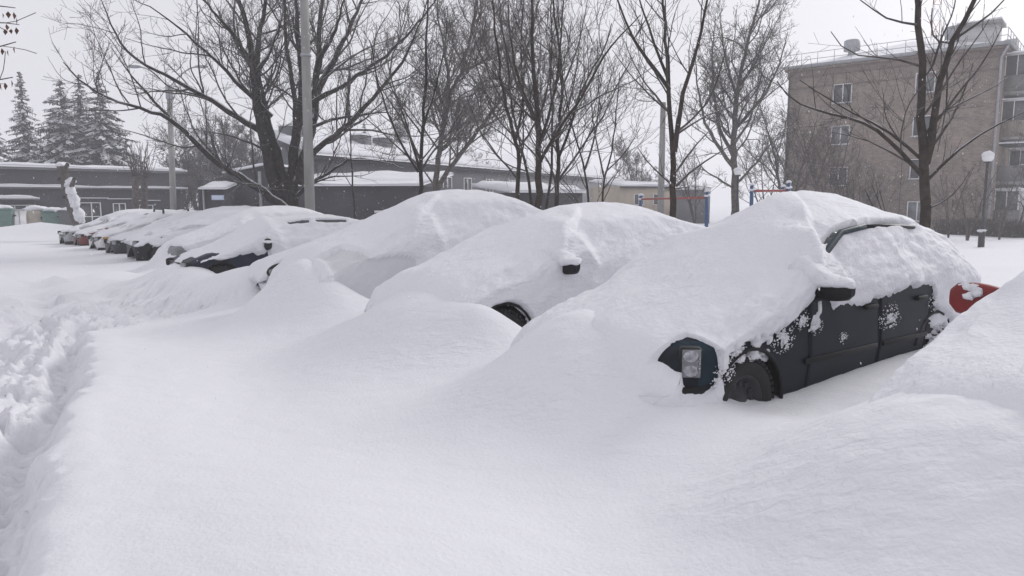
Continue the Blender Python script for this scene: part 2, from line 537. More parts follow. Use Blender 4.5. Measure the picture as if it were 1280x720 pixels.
HATCH = dict(
    L=4.30, W=.83,
    top=[(0, .62), (.06, .72), (.45, .86), (1.2, 1.0), (1.3, 1.03), (1.95, 1.41), (2.3, 1.47), (2.8, 1.485), (3.3, 1.44), (3.6, 1.34), (4.05, 1.05), (4.30, .95)],
    belt=[(0, .60), (.5, .80), (1.2, .92), (1.4, .95), (3.5, .99), (4.3, .88)],
    wr=[(0, .62), (.4, .70), (1.2, .72), (1.35, .71), (1.95, .60), (3.2, .585), (4.0, .66), (4.3, .62)],
)
SUBS = (8, 14, 22, 22)


def body_grid(p, nx=150, fine=1):
    L, W = p['L'], p['W']
    subs = tuple(int(s * fine) for s in SUBS)
    u = np.linspace(0, 1, nx)
    x = L * (u - 0.06 * np.sin(2 * np.pi * u) / 1)          # denser towards both ends
    def prof(k, sm=2):
        a = np.array(p[k]); xx = np.linspace(0, L, 200)
        y = np.interp(xx, a[:, 0], a[:, 1])
        for _ in range(sm * 3): y[1:-1] = (y[:-2] + 2 * y[1:-1] + y[2:]) / 4
        return np.interp(x, xx, y)
    top, belt, wr = prof('top'), prof('belt'), prof('wr')
    tap = np.interp(x, [0, .05, .15, .35, L - .4, L - .15, L], [.86, .92, .965, 1, 1, .96, .86])
    belt = np.minimum(belt, top - .05)
    ctrl = np.zeros((nx, 5, 2))
    ctrl[:, 0] = np.c_[W * .95 * tap, np.full(nx, .20)]
    ctrl[:, 1] = np.c_[W * tap, np.full(nx, .52)]
    ctrl[:, 2] = np.c_[W * .965 * tap, belt]
    cab = sstep(1.25, 1.7, x) * sstep(L - .3, L - .9, x)
    ctrl[:, 3] = np.c_[np.minimum(wr, W * tap * .93), top - .035 - .02 * cab]
    ctrl[:, 4] = np.c_[np.zeros(nx), top]
    H = half_sections(ctrl, subs)
    H = smooth_v(H, 5, 1)
    left = H.copy(); left[..., 0] *= -1
    full = np.concatenate([left, H[:, ::-1][:, 1:]], 1)          # left sill -> roof -> right sill
    G = np.zeros((nx, full.shape[1], 3))
    G[..., 0] = x[:, None]; G[..., 1] = full[..., 0]; G[..., 2] = full[..., 1]
    return x, G, subs


def grid_normals(G):
    du = np.gradient(G, axis=0); dv = np.gradient(G, axis=1)
    N = np.cross(dv, du)
    N /= np.linalg.norm(N, axis=2)[..., None] + 1e-9
    c = G - np.array([G[..., 0].mean(), 0, .6])
    s = np.sign((N * c).sum(-1).mean())
    return N * (s if s else 1)


def grid_faces(nx, nv, flip=False):
    i, j = np.meshgrid(np.arange(nx - 1), np.arange(nv - 1), indexing='ij')
    a = (i * nv + j).ravel()
    Q = np.c_[a, a + nv, a + nv + 1, a + 1]
    return Q[:, ::-1] if flip else Q


def cap_tris(base, nv, c, flip):
    i = np.arange(nv - 1)
    T = np.c_[base + i, base + i + 1, np.full(nv - 1, c)]
    return T[:, ::-1] if flip else T


def with_caps(G):
    nx, nv = G.shape[:2]
    V = G.reshape(-1, 3)
    c0 = G[0].mean(0); c1 = G[-1].mean(0)
    n = len(V)
    V = np.vstack([V, c0, c1])
    Q = grid_faces(nx, nv)
    T = np.concatenate([cap_tris(0, nv, n, False), cap_tris((nx - 1) * nv, nv, n + 1, True)])
    return V, Q, T


WX = (0.61, 3.22)   # wheel stations
WR = 0.30


def car_body(c, root, p, mats, zone=None):
    """painted shell with open wheel arches; mats[0] paint, mats[1] black trim"""
    x, G, subs = body_grid(p, 170)
    for xc in WX:                                # pull nearby vertices on to the arch circle
        dx, dz = G[..., 0] - xc, G[..., 2] - .31
        r = np.hypot(dx, dz); side = np.abs(G[..., 1]) > .6
        near = side & (np.abs(r - .355) < .022) & (G[..., 2] < .75)
        k = np.where(near, .355 / np.maximum(r, 1e-6), 1)
        G[..., 0] = xc + dx * k; G[..., 2] = .31 + dz * k
    V, Q, T = with_caps(G)
    ce = V[Q].mean(1)
    keep = np.ones(len(Q), bool)
    for xc in WX:
        keep &= ~((np.hypot(ce[:, 0] - xc, ce[:, 2] - .31) < .352) & (np.abs(ce[:, 1]) > .55))
    Q, ce = Q[keep], ce[keep]
    mi = np.zeros(len(Q) + len(T), int)
    if zone is not None: mi[:len(Q)] = zone(ce)
    tc = V[T].mean(1)
    if zone is not None: mi[len(Q):] = zone(tc)
    o = mesh_obj('body', V, Q, T, mats, root, True, mi)
    return G


def arch_liner(root, xc, side):
    mb = MB()
    a = np.linspace(-.35, math.pi + .35, 26)
    y0, y1 = side * .40, side * .815
    P = np.array([(xc + .372 * math.cos(t), y, .31 + .372 * math.sin(t)) for y in (y0, y1) for t in a])
    n = len(a); i = np.arange(n - 1)
    mb.add(P, np.c_[i, i + 1, n + i + 1, n + i])
    disc = np.array([(xc + .37 * math.cos(t), y0, .31 + .37 * math.sin(t)) for t in a] + [(xc, y0, .31)])
    mb.add(disc, (), np.c_[i, i + 1, np.full(n - 1, n)])
    mb.build('wheel_arch', ARCH, root, True)
    lip = MB()
    lip.tube([(xc + .36 * math.cos(t), side * .825, .31 + .36 * math.sin(t)) for t in np.linspace(-.2, math.pi - .30, 30)], .014, 6)
    return lip


def wheel(root, xc, side, rim_mat=None):
    """tyre with tread blocks, steel rim with openings and hub"""
    w = bpy.data.objects.new('wheel', None); COL.objects.link(w); w.parent = root
    w.location = (xc, side * .72, .30)
    M = Matrix.Rotation(math.radians(90) * -side, 4, 'X')
    t = MB()
    t.lathe([(.19, -.07), (.215, -.088), (.27, -.092), (.290, -.075), (.295, -.05), (.295, .05), (.290, .075), (.27, .092), (.215, .088), (.19, .07)], 48, M)
    for k in range(40):
        a = 2 * math.pi * k / 40
        for s_ in (-1, 1):
            R = Matrix.Rotation(a + s_ * .03, 4, 'Z') @ Matrix.Translation((.292, 0, s_ * .062)) @ Matrix.Rotation(s_ * .5, 4, 'Y')
            t.box(-.014, .012, -.014, .014, -.030, .030, M @ R)
        R = Matrix.Rotation(a + .05, 4, 'Z') @ Matrix.Translation((.294, 0, 0))
        t.box(-.01, .008, -.012, .012, -.022, .022, M @ R)
    t.build('tyre', RUBBER, w, False)
    r = MB()
    r.lathe([(.20, .05), (.195, .072), (.175, .066), (.165, .03), (.10, .022), (.06, .045), (.035, .055), (0.001, .055)], 36, M)
    for k in range(12):
        a = 2 * math.pi * k / 12
        R = Matrix.Rotation(a, 4, 'Z') @ Matrix.Translation((.13, 0, .028))
        r.lathe([(.018, 0), (.018, .006), (.012, .008), (.001, .004)], 10, M @ R)
    r.build('rim', rim_mat or RIM, w, True)
    return w


def snow_shell(c, root, p, s_top, mask, *, wide=None, bulge=.05, rough=.02, grow=.10, nx=230, fine=1.6, roofk=.10, drop=.05,
               thin=None, name='snow_cover', seed=0, smooth=14, mat_=None, ice=None, ridge=None):
    """snow lying on a car. s_top: height of the snow along the car; mask(x, y, z, side) 1 = snow, 0 = bare"""
    L, W = p['L'], p['W']
    x, B, subs = body_grid(p, nx, fine)
    N = grid_normals(B)
    nv = B.shape[1]
    if thin is None:
        gr = min(grow, .04)
        xs = x - grow * (1 - sstep(0, .16, x)) + gr * sstep(L - .2, L, x)
        a = np.array(s_top); xx = np.linspace(-grow, L + grow, 240)
        yy = np.interp(xx, a[:, 0], a[:, 1])
        for _ in range(16): yy[1:-1] = (yy[:-2] + 2 * yy[1:-1] + yy[2:]) / 4
        top = np.interp(xs, xx, yy)
        en = np.clip(np.minimum(xs + grow, L + gr - xs) / .34, 0, 1)
        el = np.sqrt(1 - (1 - en) ** 2)
        top = .48 + (top - .48) * (.35 + .65 * el)
        wid = (W + bulge) * (.74 + .26 * el)
        belt = np.interp(x, *np.array(p['belt']).T)
        q = np.zeros((nx, 5, 2))
        wq3 = np.interp(x, *np.array(wide or [(0, .60), (.4, .70), (1.2, .74), (1.66, .71), (1.80, .64), (1.95, .615), (3.2, .60), (4.0, .68), (4.3, .60)]).T)
        wq2 = wid * np.interp(x, [0, 1.2, 1.7, 1.85, 4.3], [.99, 1.0, .985, .965, .98])
        q[:, 0] = np.c_[wid * 1.03, np.full(nx, .12)]
        q[:, 1] = np.c_[wid, np.full(nx, .48)]
        z2 = np.minimum(belt + .03, top - .16)
        z2 = z2 + np.interp(x, [.8, 1.3, 1.66, 1.82], [0, .10, .13, 0])
        q[:, 2] = np.c_[wq2, np.minimum(z2, top - .13)]
        pz3 = np.interp(x, *np.array(p['top']).T) - .055
        cb = sstep(1.50, 1.85, x) * sstep(L - .45, L - .85, x)
        q[:, 3] = np.c_[np.minimum(wq3, wid * .9) * (.85 + .15 * el), (top - roofk) * (1 - cb) + (pz3 + .045) * cb]
        q[:, 4] = np.c_[np.zeros(nx), top]
        H = smooth_v(half_sections(q, subs), smooth, 1)
        left = H.copy(); left[..., 0] *= -1
        full = np.concatenate([left, H[:, ::-1][:, 1:]], 1)
        S = np.zeros_like(B)
        S[..., 0] = xs[:, None]; S[..., 1] = full[..., 0]; S[..., 2] = full[..., 1]
    else:
        S = B + N * thin(B[..., 0], B[..., 1], B[..., 2])[..., None]
        S[..., 0] += np.where(x[:, None] < .02, -.05, 0)
    ar = np.cumsum(np.linalg.norm(np.diff(S, axis=1, prepend=S[:, :1]), axis=2), axis=1)
    ar = ar - ar[:, nv // 2][:, None]
    NS = grid_normals(S)
    side_w = .35 + .65 * sstep(.3, .8, np.abs(S[..., 1]))
    n1 = fbm(S[..., 0] * 2.2 + ar * .9 + seed, ar * 4.0 - S[..., 0] * 1.2, 4, 100 + seed, .5)
    n2 = fbm(S[..., 0] * 9 + seed, ar * 11, 3, 140 + seed)
    n3 = np.abs(fbm(S[..., 0] * 3.0 + ar * 1.5 + seed, ar * 7.5 - S[..., 0] * 2.5, 3, 170 + seed))
    S = S + NS * (rough * side_w * (1.4 * n1 + .45 * n2 - .9 * n3))[..., None]
    if ridge is not None:
        (ax_, ay_), (bx_, by_), rh = ridge
        ln = math.hypot(bx_ - ax_, by_ - ay_)
        ux, uy = (bx_ - ax_) / ln, (by_ - ay_) / ln
        tt = ((S[..., 0] - ax_) * ux + (S[..., 1] - ay_) * uy) / ln
        sd = -((S[..., 0] - ax_) * -uy + (S[..., 1] - ay_) * ux)
        sd = np.where(uy < 0, sd, -sd) + .03 * np.sin(tt * 5)
        hgt = rh * sstep(-.035, .045, sd) * np.exp(-np.clip(sd, 0, 9) / .42) * sstep(-.10, .55, tt) * sstep(1.10, .74, tt)
        S = S + NS * hgt[..., None]
    inner = B - N * .045
    inner[0, :, 0] += .06; inner[-1, :, 0] -= .06
    m = mask(B[..., 0], B[..., 1], B[..., 2], ar)
    m = np.clip(m, 0, 1)
    P = inner * (1 - m[..., None]) + S * m[..., None]
    V, Q, T = with_caps(P)
    # leave out the faces that lie wholly inside the bare body
    mm = m.ravel()
    keep = mm[Q].max(1) > .02
    mt = np.concatenate([mm, [m[0].mean(), m[-1].mean()]])
    kt = mt[T].max(1) > .02
    if ice is None: return mesh_obj(name, V, Q[keep], T[kt], mat_ or SNOW_CAR, root)
    fl = ice(B[..., 0], B[..., 1], B[..., 2]).ravel()
    mi = np.r_[(fl[Q[keep]].mean(1) > .5).astype(int), np.zeros(int(kt.sum()), int)]
    return mesh_obj(name, V, Q[keep], T[kt], [mat_ or SNOW_CAR, ICE], root, True, mi)


def edge_mask(d, n=.03, w=.03):
    return sstep(-w, w, d)


def panel(p, x0, x1, z0, z1, off, name, material, parent, side=-1, xf_=None, t=.012):
    """a piece of the body surface, offset outwards: doors, glass, trims"""
    x, G, subs = body_grid(p, 400, 3)
    N = grid_normals(G)
    nv = G.shape[1]; half = nv // 2
    sl = slice(0, half + 1) if side < 0 else slice(half, nv)
    G, N = G[:, sl], N[:, sl]
    nu, nw = 26, 18
    V = []
    for i in range(nu + 1):
        for j in range(nw + 1):
            u, w = i / nu, j / nw
            zl = z0(u) if callable(z0) else z0; zh = z1(u) if callable(z1) else z1
            z = zl + (zh - zl) * w
            xx = x0 + (x1 - x0) * u
            if xf_: xx = xf_(xx, z)
            k = int(np.argmin(np.abs(x - xx)))
            col = G[k]
            m = col[:, 2]
            q = int(np.argmin(np.abs(m[:int(len(m) * .72)] - z))) if side < 0 else len(m) - 1 - int(np.argmin(np.abs(m[::-1][:int(len(m) * .72)] - z)))
            pt = col[q] + N[k, q] * off
            V.append((xx, pt[1], z + N[k, q][2] * off))
    V = np.array(V)
    Vi = V.copy(); Vi[:, 1] -= side * t
    n = len(V); W_ = nw + 1
    q = grid_faces(nu + 1, W_)
    rim = []
    for i in range(nu): rim += [(i * W_, (i + 1) * W_, n + (i + 1) * W_, n + i * W_), (i * W_ + nw, (i + 1) * W_ + nw, n + (i + 1) * W_ + nw, n + i * W_ + nw)]
    for j in range(nw): rim += [(j, j + 1, n + j + 1, n + j), (nu * W_ + j, nu * W_ + j + 1, n + nu * W_ + j + 1, n + nu * W_ + j)]
    return mesh_obj(name, np.vstack([V, Vi]), np.vstack([q, q[:, ::-1] + n, rim]), None, material, parent)


def mirror(root, x, z, side, material, cap=None, tip=1.04, h=.13):
    """door mirror: foot, housing, glass; optional heap of snow on it"""
    m = MB()
    s = side
    a = np.linspace(0, 1, 9)
    secs = []
    for t in a:
        y = s * (.80 + (tip - .80) * t)
        hh = h * (.55 + .55 * math.sin(math.pi * min(1, .18 + t * .62)))
        dd = .11 * (.7 + .4 * math.sin(math.pi * (.2 + .6 * t)))
        if t > .9: hh *= .62; dd *= .6
        ring = []
        for k in range(14):
            th = 2 * math.pi * k / 14
            cx_, sz = math.cos(th), math.sin(th)
            ring.append((x + .02 * t + dd * .5 * np.sign(cx_) * abs(cx_) ** .7, y, z + .012 * t + hh * .5 * np.sign(sz) * abs(sz) ** .7))
        secs.append(ring)
    V = np.array(secs).reshape(-1, 3)
    Q = []
    for i in range(8):
        for k in range(14):
            Q.append((i * 14 + k, i * 14 + (k + 1) % 14, (i + 1) * 14 + (k + 1) % 14, (i + 1) * 14 + k))
    m.add(V, Q)
    e = np.array(secs[-1]); m.add(np.vstack([e, e.mean(0)]), (), [(k, (k + 1) % 14, 14) for k in range(14)])
    o = m.build('side_mirror', material, root, True)
    g = MB(); g.box(x + .058, x + .066, min(s * .86, s * (tip - .03)), max(s * .86, s * (tip - .03)), z - .04, z + .055)
    g.build('mirror_glass', GLASS, o)
    if cap:
        cap_snow(o, x, z, s, tip, **cap)
    return o


def cap_snow(parent, x, z, s, tip, hi=.17, lo=.02, inner=.62, front=.0):
    """snow heaped on a mirror, thick at the pillar and thinning outwards"""
    ns, nk = 20, 18
    V = []
    for i in range(ns):
        t = i / (ns - 1)
        y = s * (inner + (tip + .015 - inner) * t)
        top = z + .055 + lo + (hi - lo) * (1 - t) ** 1.1 + .02 * math.sin(7 * t)
        bot = z + .03 - .03 * (1 - t)
        half = (.085 + .05 * (1 - t)) * math.sqrt(max(.06, 1 - max(0, (t - .75) / .25) ** 2))
        if t > .75: top = bot + (top - bot) * (.35 + .65 * math.sqrt(max(0, 1 - ((t - .75) / .25) ** 2)))
        for k in range(nk):
            th = 2 * math.pi * k / nk
            cx_, sz = math.cos(th), math.sin(th)
            zz = bot + (top - bot) * (.5 + .5 * np.sign(sz) * abs(sz) ** .8)
            xx = x - front * (1 - t) + half * np.sign(cx_) * abs(cx_) ** .8
            V.append((xx, y, zz))
    V = np.array(V)
    nn = fbm(V[:, 0] * 9 + V[:, 2] * 5, V[:, 1] * 14 + V[:, 2] * 7, 3, 55)
    c = np.repeat(V.reshape(ns, nk, 3).mean(1), nk, 0)
    V = V + (V - c) * (nn * .5)[:, None]
    Q = [(i * nk + k, i * nk + (k + 1) % nk, (i + 1) * nk + (k + 1) % nk, (i + 1) * nk + k) for i in range(ns - 1) for k in range(nk)]
    n = len(V)
    V = np.vstack([V, V[:nk].mean(0), V[-nk:].mean(0)])
    T = [(n, (k + 1) % nk, k) for k in range(nk)] + [(n + 1, (ns - 1) * nk + k, (ns - 1) * nk + (k + 1) % nk) for k in range(nk)]
    mesh_obj('snow_cap', V, Q, T, SNOW_CAR, parent)


def car_root(key, name, label, cat='car', group='cars buried in snow along the parking strip'):
    c = CARS[key]
    return c, empty(name, c.o, c.ang, label, cat, group)


def prm(**k):
    p = dict(HATCH); p.update(k); return p


def scale_top(p, kz, kh=1.0):
    q = dict(p)
    q['top'] = [(x, z * kh if x < 1.31 else 1.0 * kh + (z - 1.0) * kz) for x, z in p['top']]
    q['belt'] = [(x, z * kh) for x, z in p['belt']]
    return q


# ---- the dark blue car in front
def clumps_mb(pts, seed):
    r = random.Random(seed); mb = MB()
    for (x, z, rad, n) in pts:
        for i in range(int(n * 2.2)):
            a, d = r.random() * 6.28, rad * 1.25 * r.random() ** .8
            s = r.uniform(.003, .012) * (1.5 - d / rad)
            s = max(s, .003)
            mb.ell((x + d * math.cos(a) * 1.15, -.829 + r.uniform(-.004, .003), z + d * math.sin(a) * .85), (s * r.uniform(.8, 1.9), s * .45, s * r.uniform(.6, 1.2)), 7, .7, i)
    return mb


def build_hero():
    c, root = car_root('hero', 'snow_covered_car', 'dark blue hatchback with bare door and headlight, half buried beside the red mirror')
    p = prm()
    PT = paint('dark_blue_paint', (0.005, 0.0085, 0.015))
    PT2 = paint('teal_paint', (0.008, 0.022, 0.034))
    zone = lambda ce: np.where((ce[:, 2] < .36) & (ce[:, 0] < .5), 1, 0)
    car_body(c, root, p, [PT, BLACK_PLASTIC], zone)
    for xc in WX:
        lip = arch_liner(root, xc, -1)
        lip.build('arch_trim', BLACK_PLASTIC, root, True)
        wheel(root, xc, -1)
    # teal corner wing beside the lamp, lamp, bumper
    b = MB(); b.box(-.035, .50, -.80, .80, .40, .50); b.build('bumper', BLACK_PLASTIC, root, False, .03)
    hl = MB()
    Mh = Matrix.Translation((.10, -.752, .64)) @ Matrix.Rotation(math.radians(50), 4, 'Z')
    hl.box(-.03, .06, -.070, .062, -.095, .095, Mh)
    ho = hl.build('headlight', BLACK_PLASTIC, root, False, .018)
    ln = MB(); ln.box(-.040, -.028, -.060, .052, -.086, .086, Mh)
    ln.build('lens', LENS, ho, False, .01)
    rf = MB()
    for dz in (-.045, .045): rf.ell((-.0405, .0, dz), (.003, .048, .036), 14, 0, 0, Mh)
    for dz in (-.03, 0, .03): rf.box(-.047, -.0405, -.056, -.046, dz - .008, dz + .008, Mh)
    rf.build('reflector', CHROME, ho, True)
    wg = panel(p, .13, .34, .50, .74, .004, 'front_wing', PT2, root)
    # doors
    d1 = panel(p, 1.285, 2.26, .30, .93, .006, 'door', PT, root)
    d2 = panel(p, 2.275, 3.10, .30, .94, .006, 'door', PT, root, xf_=lambda xx, z: xx + (.16 * max(0, z - .55) / .4 - .05) * (xx - 2.275) / .825)
    for d, hx in ((d1, 2.10), (d2, 2.93)):
        h = MB(); h.box(hx - .09, hx + .09, -.852, -.815, .80, .835); h.build('door_handle', BLACK_PLASTIC, d, False, .012)
        r_ = MB(); r_.box(hx - .88 if d is d1 else hx - .62, hx + .12, -.846, -.832, .485, .525); r_.build('moulding', BLACK_PLASTIC, d, False, .005)
    # glass under the snow, its upper edge left bare; pillar in the car's colour
    panel(p, 1.62, 2.28, lambda u: .99, lambda u: 1.14 + .265 * min(1, u / .50) ** .8, .005, 'window', GLASS, root)
    panel(p, 2.32, 3.14, 1.0, lambda u: 1.405 - .03 * u, .005, 'window', GLASS, root)
    pl = MB()
    pl.tube([(1.30 + .66 * t, -.735 + .125 * t - .028, 1.03 + .345 * t ** .85) for t in np.linspace(0, 1, 12)] + [(2.2, -.63, 1.400), (2.32, -.628, 1.412)], .026, 8)
    pl.build('window_pillar', PT2, root, True)
    gt = MB(); gt.tube([(2.3, -.632, 1.408), (2.7, -.628, 1.410), (3.15, -.63, 1.388)], .018, 6); gt.build('roof_gutter', BLACK_PLASTIC, root, True)
    mirror(root, 1.37, 1.0, -1, BLACK_PLASTIC, dict(hi=.17, lo=.035, inner=.70, front=.03), tip=1.06, h=.14)

    ex = [-.2, .0, .20, .23, .29, .42, .60, .80, .98, 1.10, 1.22, 1.28, 1.34, 1.42, 1.48, 1.54, 1.60, 2.2, 2.5, 3.0, 3.15, 3.22, 3.5, 4.4]
    ez = [.84, .84, .82, .72, .60, .66, .73, .75, .72, .76, .84, .90, .93, .93, .92, .90, .80, .83, .89, .91, .88, .72, .60, .40]

    def mask(x, y, z, ar):
        e = np.interp(x, ex, ez)
        n = fbm(x * 7, z * 7, 4, 201) * .075 + fbm(x * 22, z * 22, 2, 205) * .03
        lump_e = np.where((x > .25) & (x < 1.3), 1.5, .7)
        d = z - e + n * lump_e
        m = sstep(-.035, .035, d)
        # bare corner with the lamp
        q = np.hypot((x - .165) / .125, (z - .625) / .165)
        m = np.where(x < .295, np.where(z > .36, np.where(y < -.50, sstep(.92, 1.10, q + n * .35), 1), 1), m)
        # bare strip along the pillar and the top of the side glass
        wrx = np.interp(x, *np.array(p['wr']).T)
        zz = np.interp(x, [1.40, 1.62, 1.80, 1.98, 2.2, 2.4, 3.0, 3.2], [1.10, 1.205, 1.30, 1.372, 1.400, 1.402, 1.392, 1.38])
        hw = np.interp(x, [1.58, 1.66, 1.75, 2.0, 2.25, 2.28, 2.34, 2.5, 3.05, 3.14], [.0, .030, .040, .036, .028, .008, .018, .022, .020, .0])
        band = sstep(.008, -.008, np.abs(z - zz) - hw + n * .10)
        band = band * (y < -(wrx - .045))
        m = m * (1 - band)
        # speckled rear quarter and clinging patches on the doors
        sp = sstep(.06, .16, fbm(x * 13, z * 13, 3, 215) + .32 * sstep(3.1, 3.5, x)) * sstep(3.08, 3.25, x) * (z < .95) * .6
        for (cx_, cz, rx, rz) in ((2.42, .70, .17, .13), (1.36, .74, .07, .10), (1.72, .62, .06, .045), (2.9, .60, .05, .04)):
            q = np.hypot((x - cx_) / rx, (z - cz) / rz)
            sp = np.maximum(sp, sstep(.25, -.05, q - .75 + fbm(x * 12, z * 12, 4, 225) * 1.5) * .5)
        # crumbs over the wheel arch
        cr = sstep(.03, .16, fbm(x * 15, z * 15, 3, 231) + .12) * sstep(.27, .35, x) * sstep(1.12, 1.0, x) * sstep(.55, .64, z) * .6
        m = np.maximum(m, np.maximum(sp, cr))
        m = np.where((y > -(wrx - .06)) | (x < .066) | ((x < 1.62) & (z > 1.0)), 1, m)
        return m
    top = [(-.22, .62), (.0, .80), (.3, .89), (.8, 1.06), (1.3, 1.29), (1.7, 1.50), (2.0, 1.635), (2.4, 1.70), (2.9, 1.69), (3.3, 1.63), (3.7, 1.47), (4.1, 1.20), (4.4, .98)]
    snow_shell(c, root, p, top, mask, nx=340, fine=2.2, rough=.026, bulge=.045, grow=.2, seed=1, smooth=26, ridge=((2.35, .05), (1.42, -.86), .10),
               wide=[(0, .60), (.4, .70), (1.0, .77), (1.40, .77), (1.62, .65), (1.95, .615), (3.2, .60), (4.0, .68), (4.3, .60)])
    for i, q in enumerate([(.34, .56, .08, 60), (.46, .68, .07, 50), (.28, .50, .05, 30), (.96, .70, .10, 60), (1.18, .80, .07, 40), (2.42, .69, .13, 70), (1.36, .74, .06, 30), (1.72, .61, .05, 16), (3.2, .75, .10, 60)]):
        clumps_mb([q], 5 + i).build('snow_clump', SNOW_CAR, root, True)


build_hero()


# ---- generic buried car
def buried(key, name, label, col, top, p=None, mask=None, mir=None, wheel_l=False, seed=2, nx=170, fine=1.1, rough=.024, bulge=.07, extra=None, wide=None, roofk=.10, smooth=14, ice=None, ridge=None):
    c, root = car_root(key, name, label)
    p = p or prm()
    PT = paint(name + '_paint_' + key, col)
    car_body(c, root, p, [PT, BLACK_PLASTIC], lambda ce: np.where((ce[:, 2] < .45) & (ce[:, 0] < .6), 1, 0))
    if wheel_l:
        lip = arch_liner(root, WX[0], -1); lip.build('arch_trim', BLACK_PLASTIC, root, True)
        wheel(root, WX[0], -1)
    if mir: mirror(root, **mir)
    mask = mask or (lambda x, y, z, ar: np.ones_like(x))
    snow_shell(c, root, p, top, mask, nx=nx, fine=fine, rough=rough, bulge=bulge, seed=seed, wide=wide, roofk=roofk, smooth=smooth, ice=ice, ridge=ridge)
    if extra: extra(root, p)
    return root, p


def mask_c2(x, y, z, ar):
    n = fbm(x * 8, z * 8, 3, 301) * .05
    d = np.hypot(x - .61, (z - .31)) - .37 + n * .4
    m = sstep(-.02, .03, d)
    m = np.where((y < -.3) & (z < .75), m, 1)
    return m


buried('c2', 'snow_covered_car', 'wholly buried car with only a black mirror and wheel arch showing', (.02, .02, .022),
       [(-.1, .66), (.05, .83), (.3, .96), (.8, 1.13), (1.3, 1.33), (1.7, 1.50), (2.0, 1.58), (2.4, 1.62), (2.9, 1.62), (3.3, 1.57), (3.8, 1.42), (4.1, 1.22), (4.4, .98)],
       mask=mask_c2, mir=dict(x=1.32, z=.985, side=-1, material=BLACK_PLASTIC, cap=dict(hi=.10, lo=.05, inner=.82, front=.0), tip=1.05, h=.15), wheel_l=True, seed=12, nx=260, fine=1.7, ridge=((2.2, -.10), (1.34, -.88), .10))

ICE = mat('icy_packed_snow', (0.60, 0.605, 0.625), 0.5, 0.03, 9, 0.004)


p3 = scale_top(prm(), 1.28, 1.08)


def flank_c3(x, y, z):
    n = fbm(x * 6, z * 6, 3, 311) * .05
    e = np.interp(x, [.0, .15, .6, 1.1, 1.5], [.80, .90, .92, .90, .80])
    return sstep(.16, .30, x) * sstep(1.5, 1.2, x) * sstep(.02, -.02, z - e + n) * (y < -.4)


def mask_c3b(x, y, z, ar):
    n = fbm(x * 8, z * 8, 3, 311) * .04
    m = 1 - .42 * flank_c3(x, y, z)
    e = np.interp(x, [.16, .28, .46, .56], [.2, .53, .52, .2])
    return np.where(y < -.35, m * sstep(-.02, .02, z - e + n), 1)


buried('c3', 'snow_covered_car', 'tallest buried car with an icy bare flank over a scrap of blue bodywork', (.012, .03, .07),
       [(-.1, .74), (.05, .92), (.3, 1.06), (.8, 1.22), (1.3, 1.44), (1.7, 1.63), (2.0, 1.74), (2.4, 1.80), (2.9, 1.80), (3.3, 1.74), (3.8, 1.55), (4.1, 1.32), (4.4, 1.0)],
       p=p3, mask=mask_c3b, seed=22, nx=230, fine=1.5, ice=flank_c3, ridge=((2.2, -.10), (1.38, -.86), .10))


def mask_c4(x, y, z, ar):
    n = fbm(x * 9, z * 9, 3, 321) * .06
    q = np.hypot((x - .12) / .36, (z - .70) / .19)
    m = sstep(.8, 1.1, q + n)
    return np.where((y < -.35) & (x < .6), m, 1)


def lamp(root, p, y, z=.66, x=.03, w=.10, h=.085, rot=25, mt=None):
    M = Matrix.Translation((x, y, z)) @ Matrix.Rotation(math.radians(rot if y < 0 else -rot), 4, 'Z')
    b = MB(); b.box(-.03, .10, -w, w, -h, h, M); o = b.build('headlight', BLACK_PLASTIC, root, False, .02)
    l = MB(); l.box(-.045, -.028, -w * .85, w * .85, -h * .8, h * .8, M); l.build('lens', mt or LENS, o, False, .012)
    return o


def lamp_oval(root):
    M = Matrix.Translation((.03, -.75, .72)) @ Matrix.Rotation(math.radians(40), 4, 'Z') @ Matrix.Rotation(math.radians(-18), 4, 'X')
    b = MB(); b.ell((0, 0, 0), (.05, .19, .095), 18, 0, 0, M); o = b.build('headlight', BLACK_PLASTIC, root, True)
    l = MB(); l.ell((-.022, -.05, 0), (.045, .075, .06), 16, 0, 0, M); l.ell((-.022, .08, .0), (.04, .05, .045), 16, 0, 0, M); l.build('lens', LENS, o, True)


buried('c4', 'snow_covered_car', 'low buried car with one headlight peeping out of the snow', (.30, .31, .32),
       [(-.1, .68), (.05, .82), (.3, .92), (.8, 1.04), (1.3, 1.20), (1.7, 1.36), (2.0, 1.46), (2.4, 1.52), (2.9, 1.52), (3.3, 1.46), (3.8, 1.30), (4.1, 1.15), (4.4, .98)],
       mask=mask_c4, seed=32, extra=lambda r, p: lamp_oval(r))


def mask_c5(x, y, z, ar):
    n = fbm(x * 7, z * 9, 4, 331) * .10
    e = np.interp(x, [-.2, .0, .3, .9, 1.3, 1.45, 1.6, 1.8], [.70, .72, .74, .74, .80, .84, .5, .2])
    m = sstep(-.03, .03, z - e + n)
    # front face: dark below the lip of snow
    m = np.where(y < -.3, m, np.where(x < .12, sstep(-.03, .03, z - .66 + n), 1))
    zz = np.interp(x, [1.9, 2.4, 3.2], [1.33, 1.37, 1.35])
    band = sstep(.008, -.008, np.abs(z - zz) - np.where((x > 1.95) & (x < 2.35) | (x > 2.5) & (x < 3.15), .028, -.02)) * (y < 0)
    return m * (1 - band)


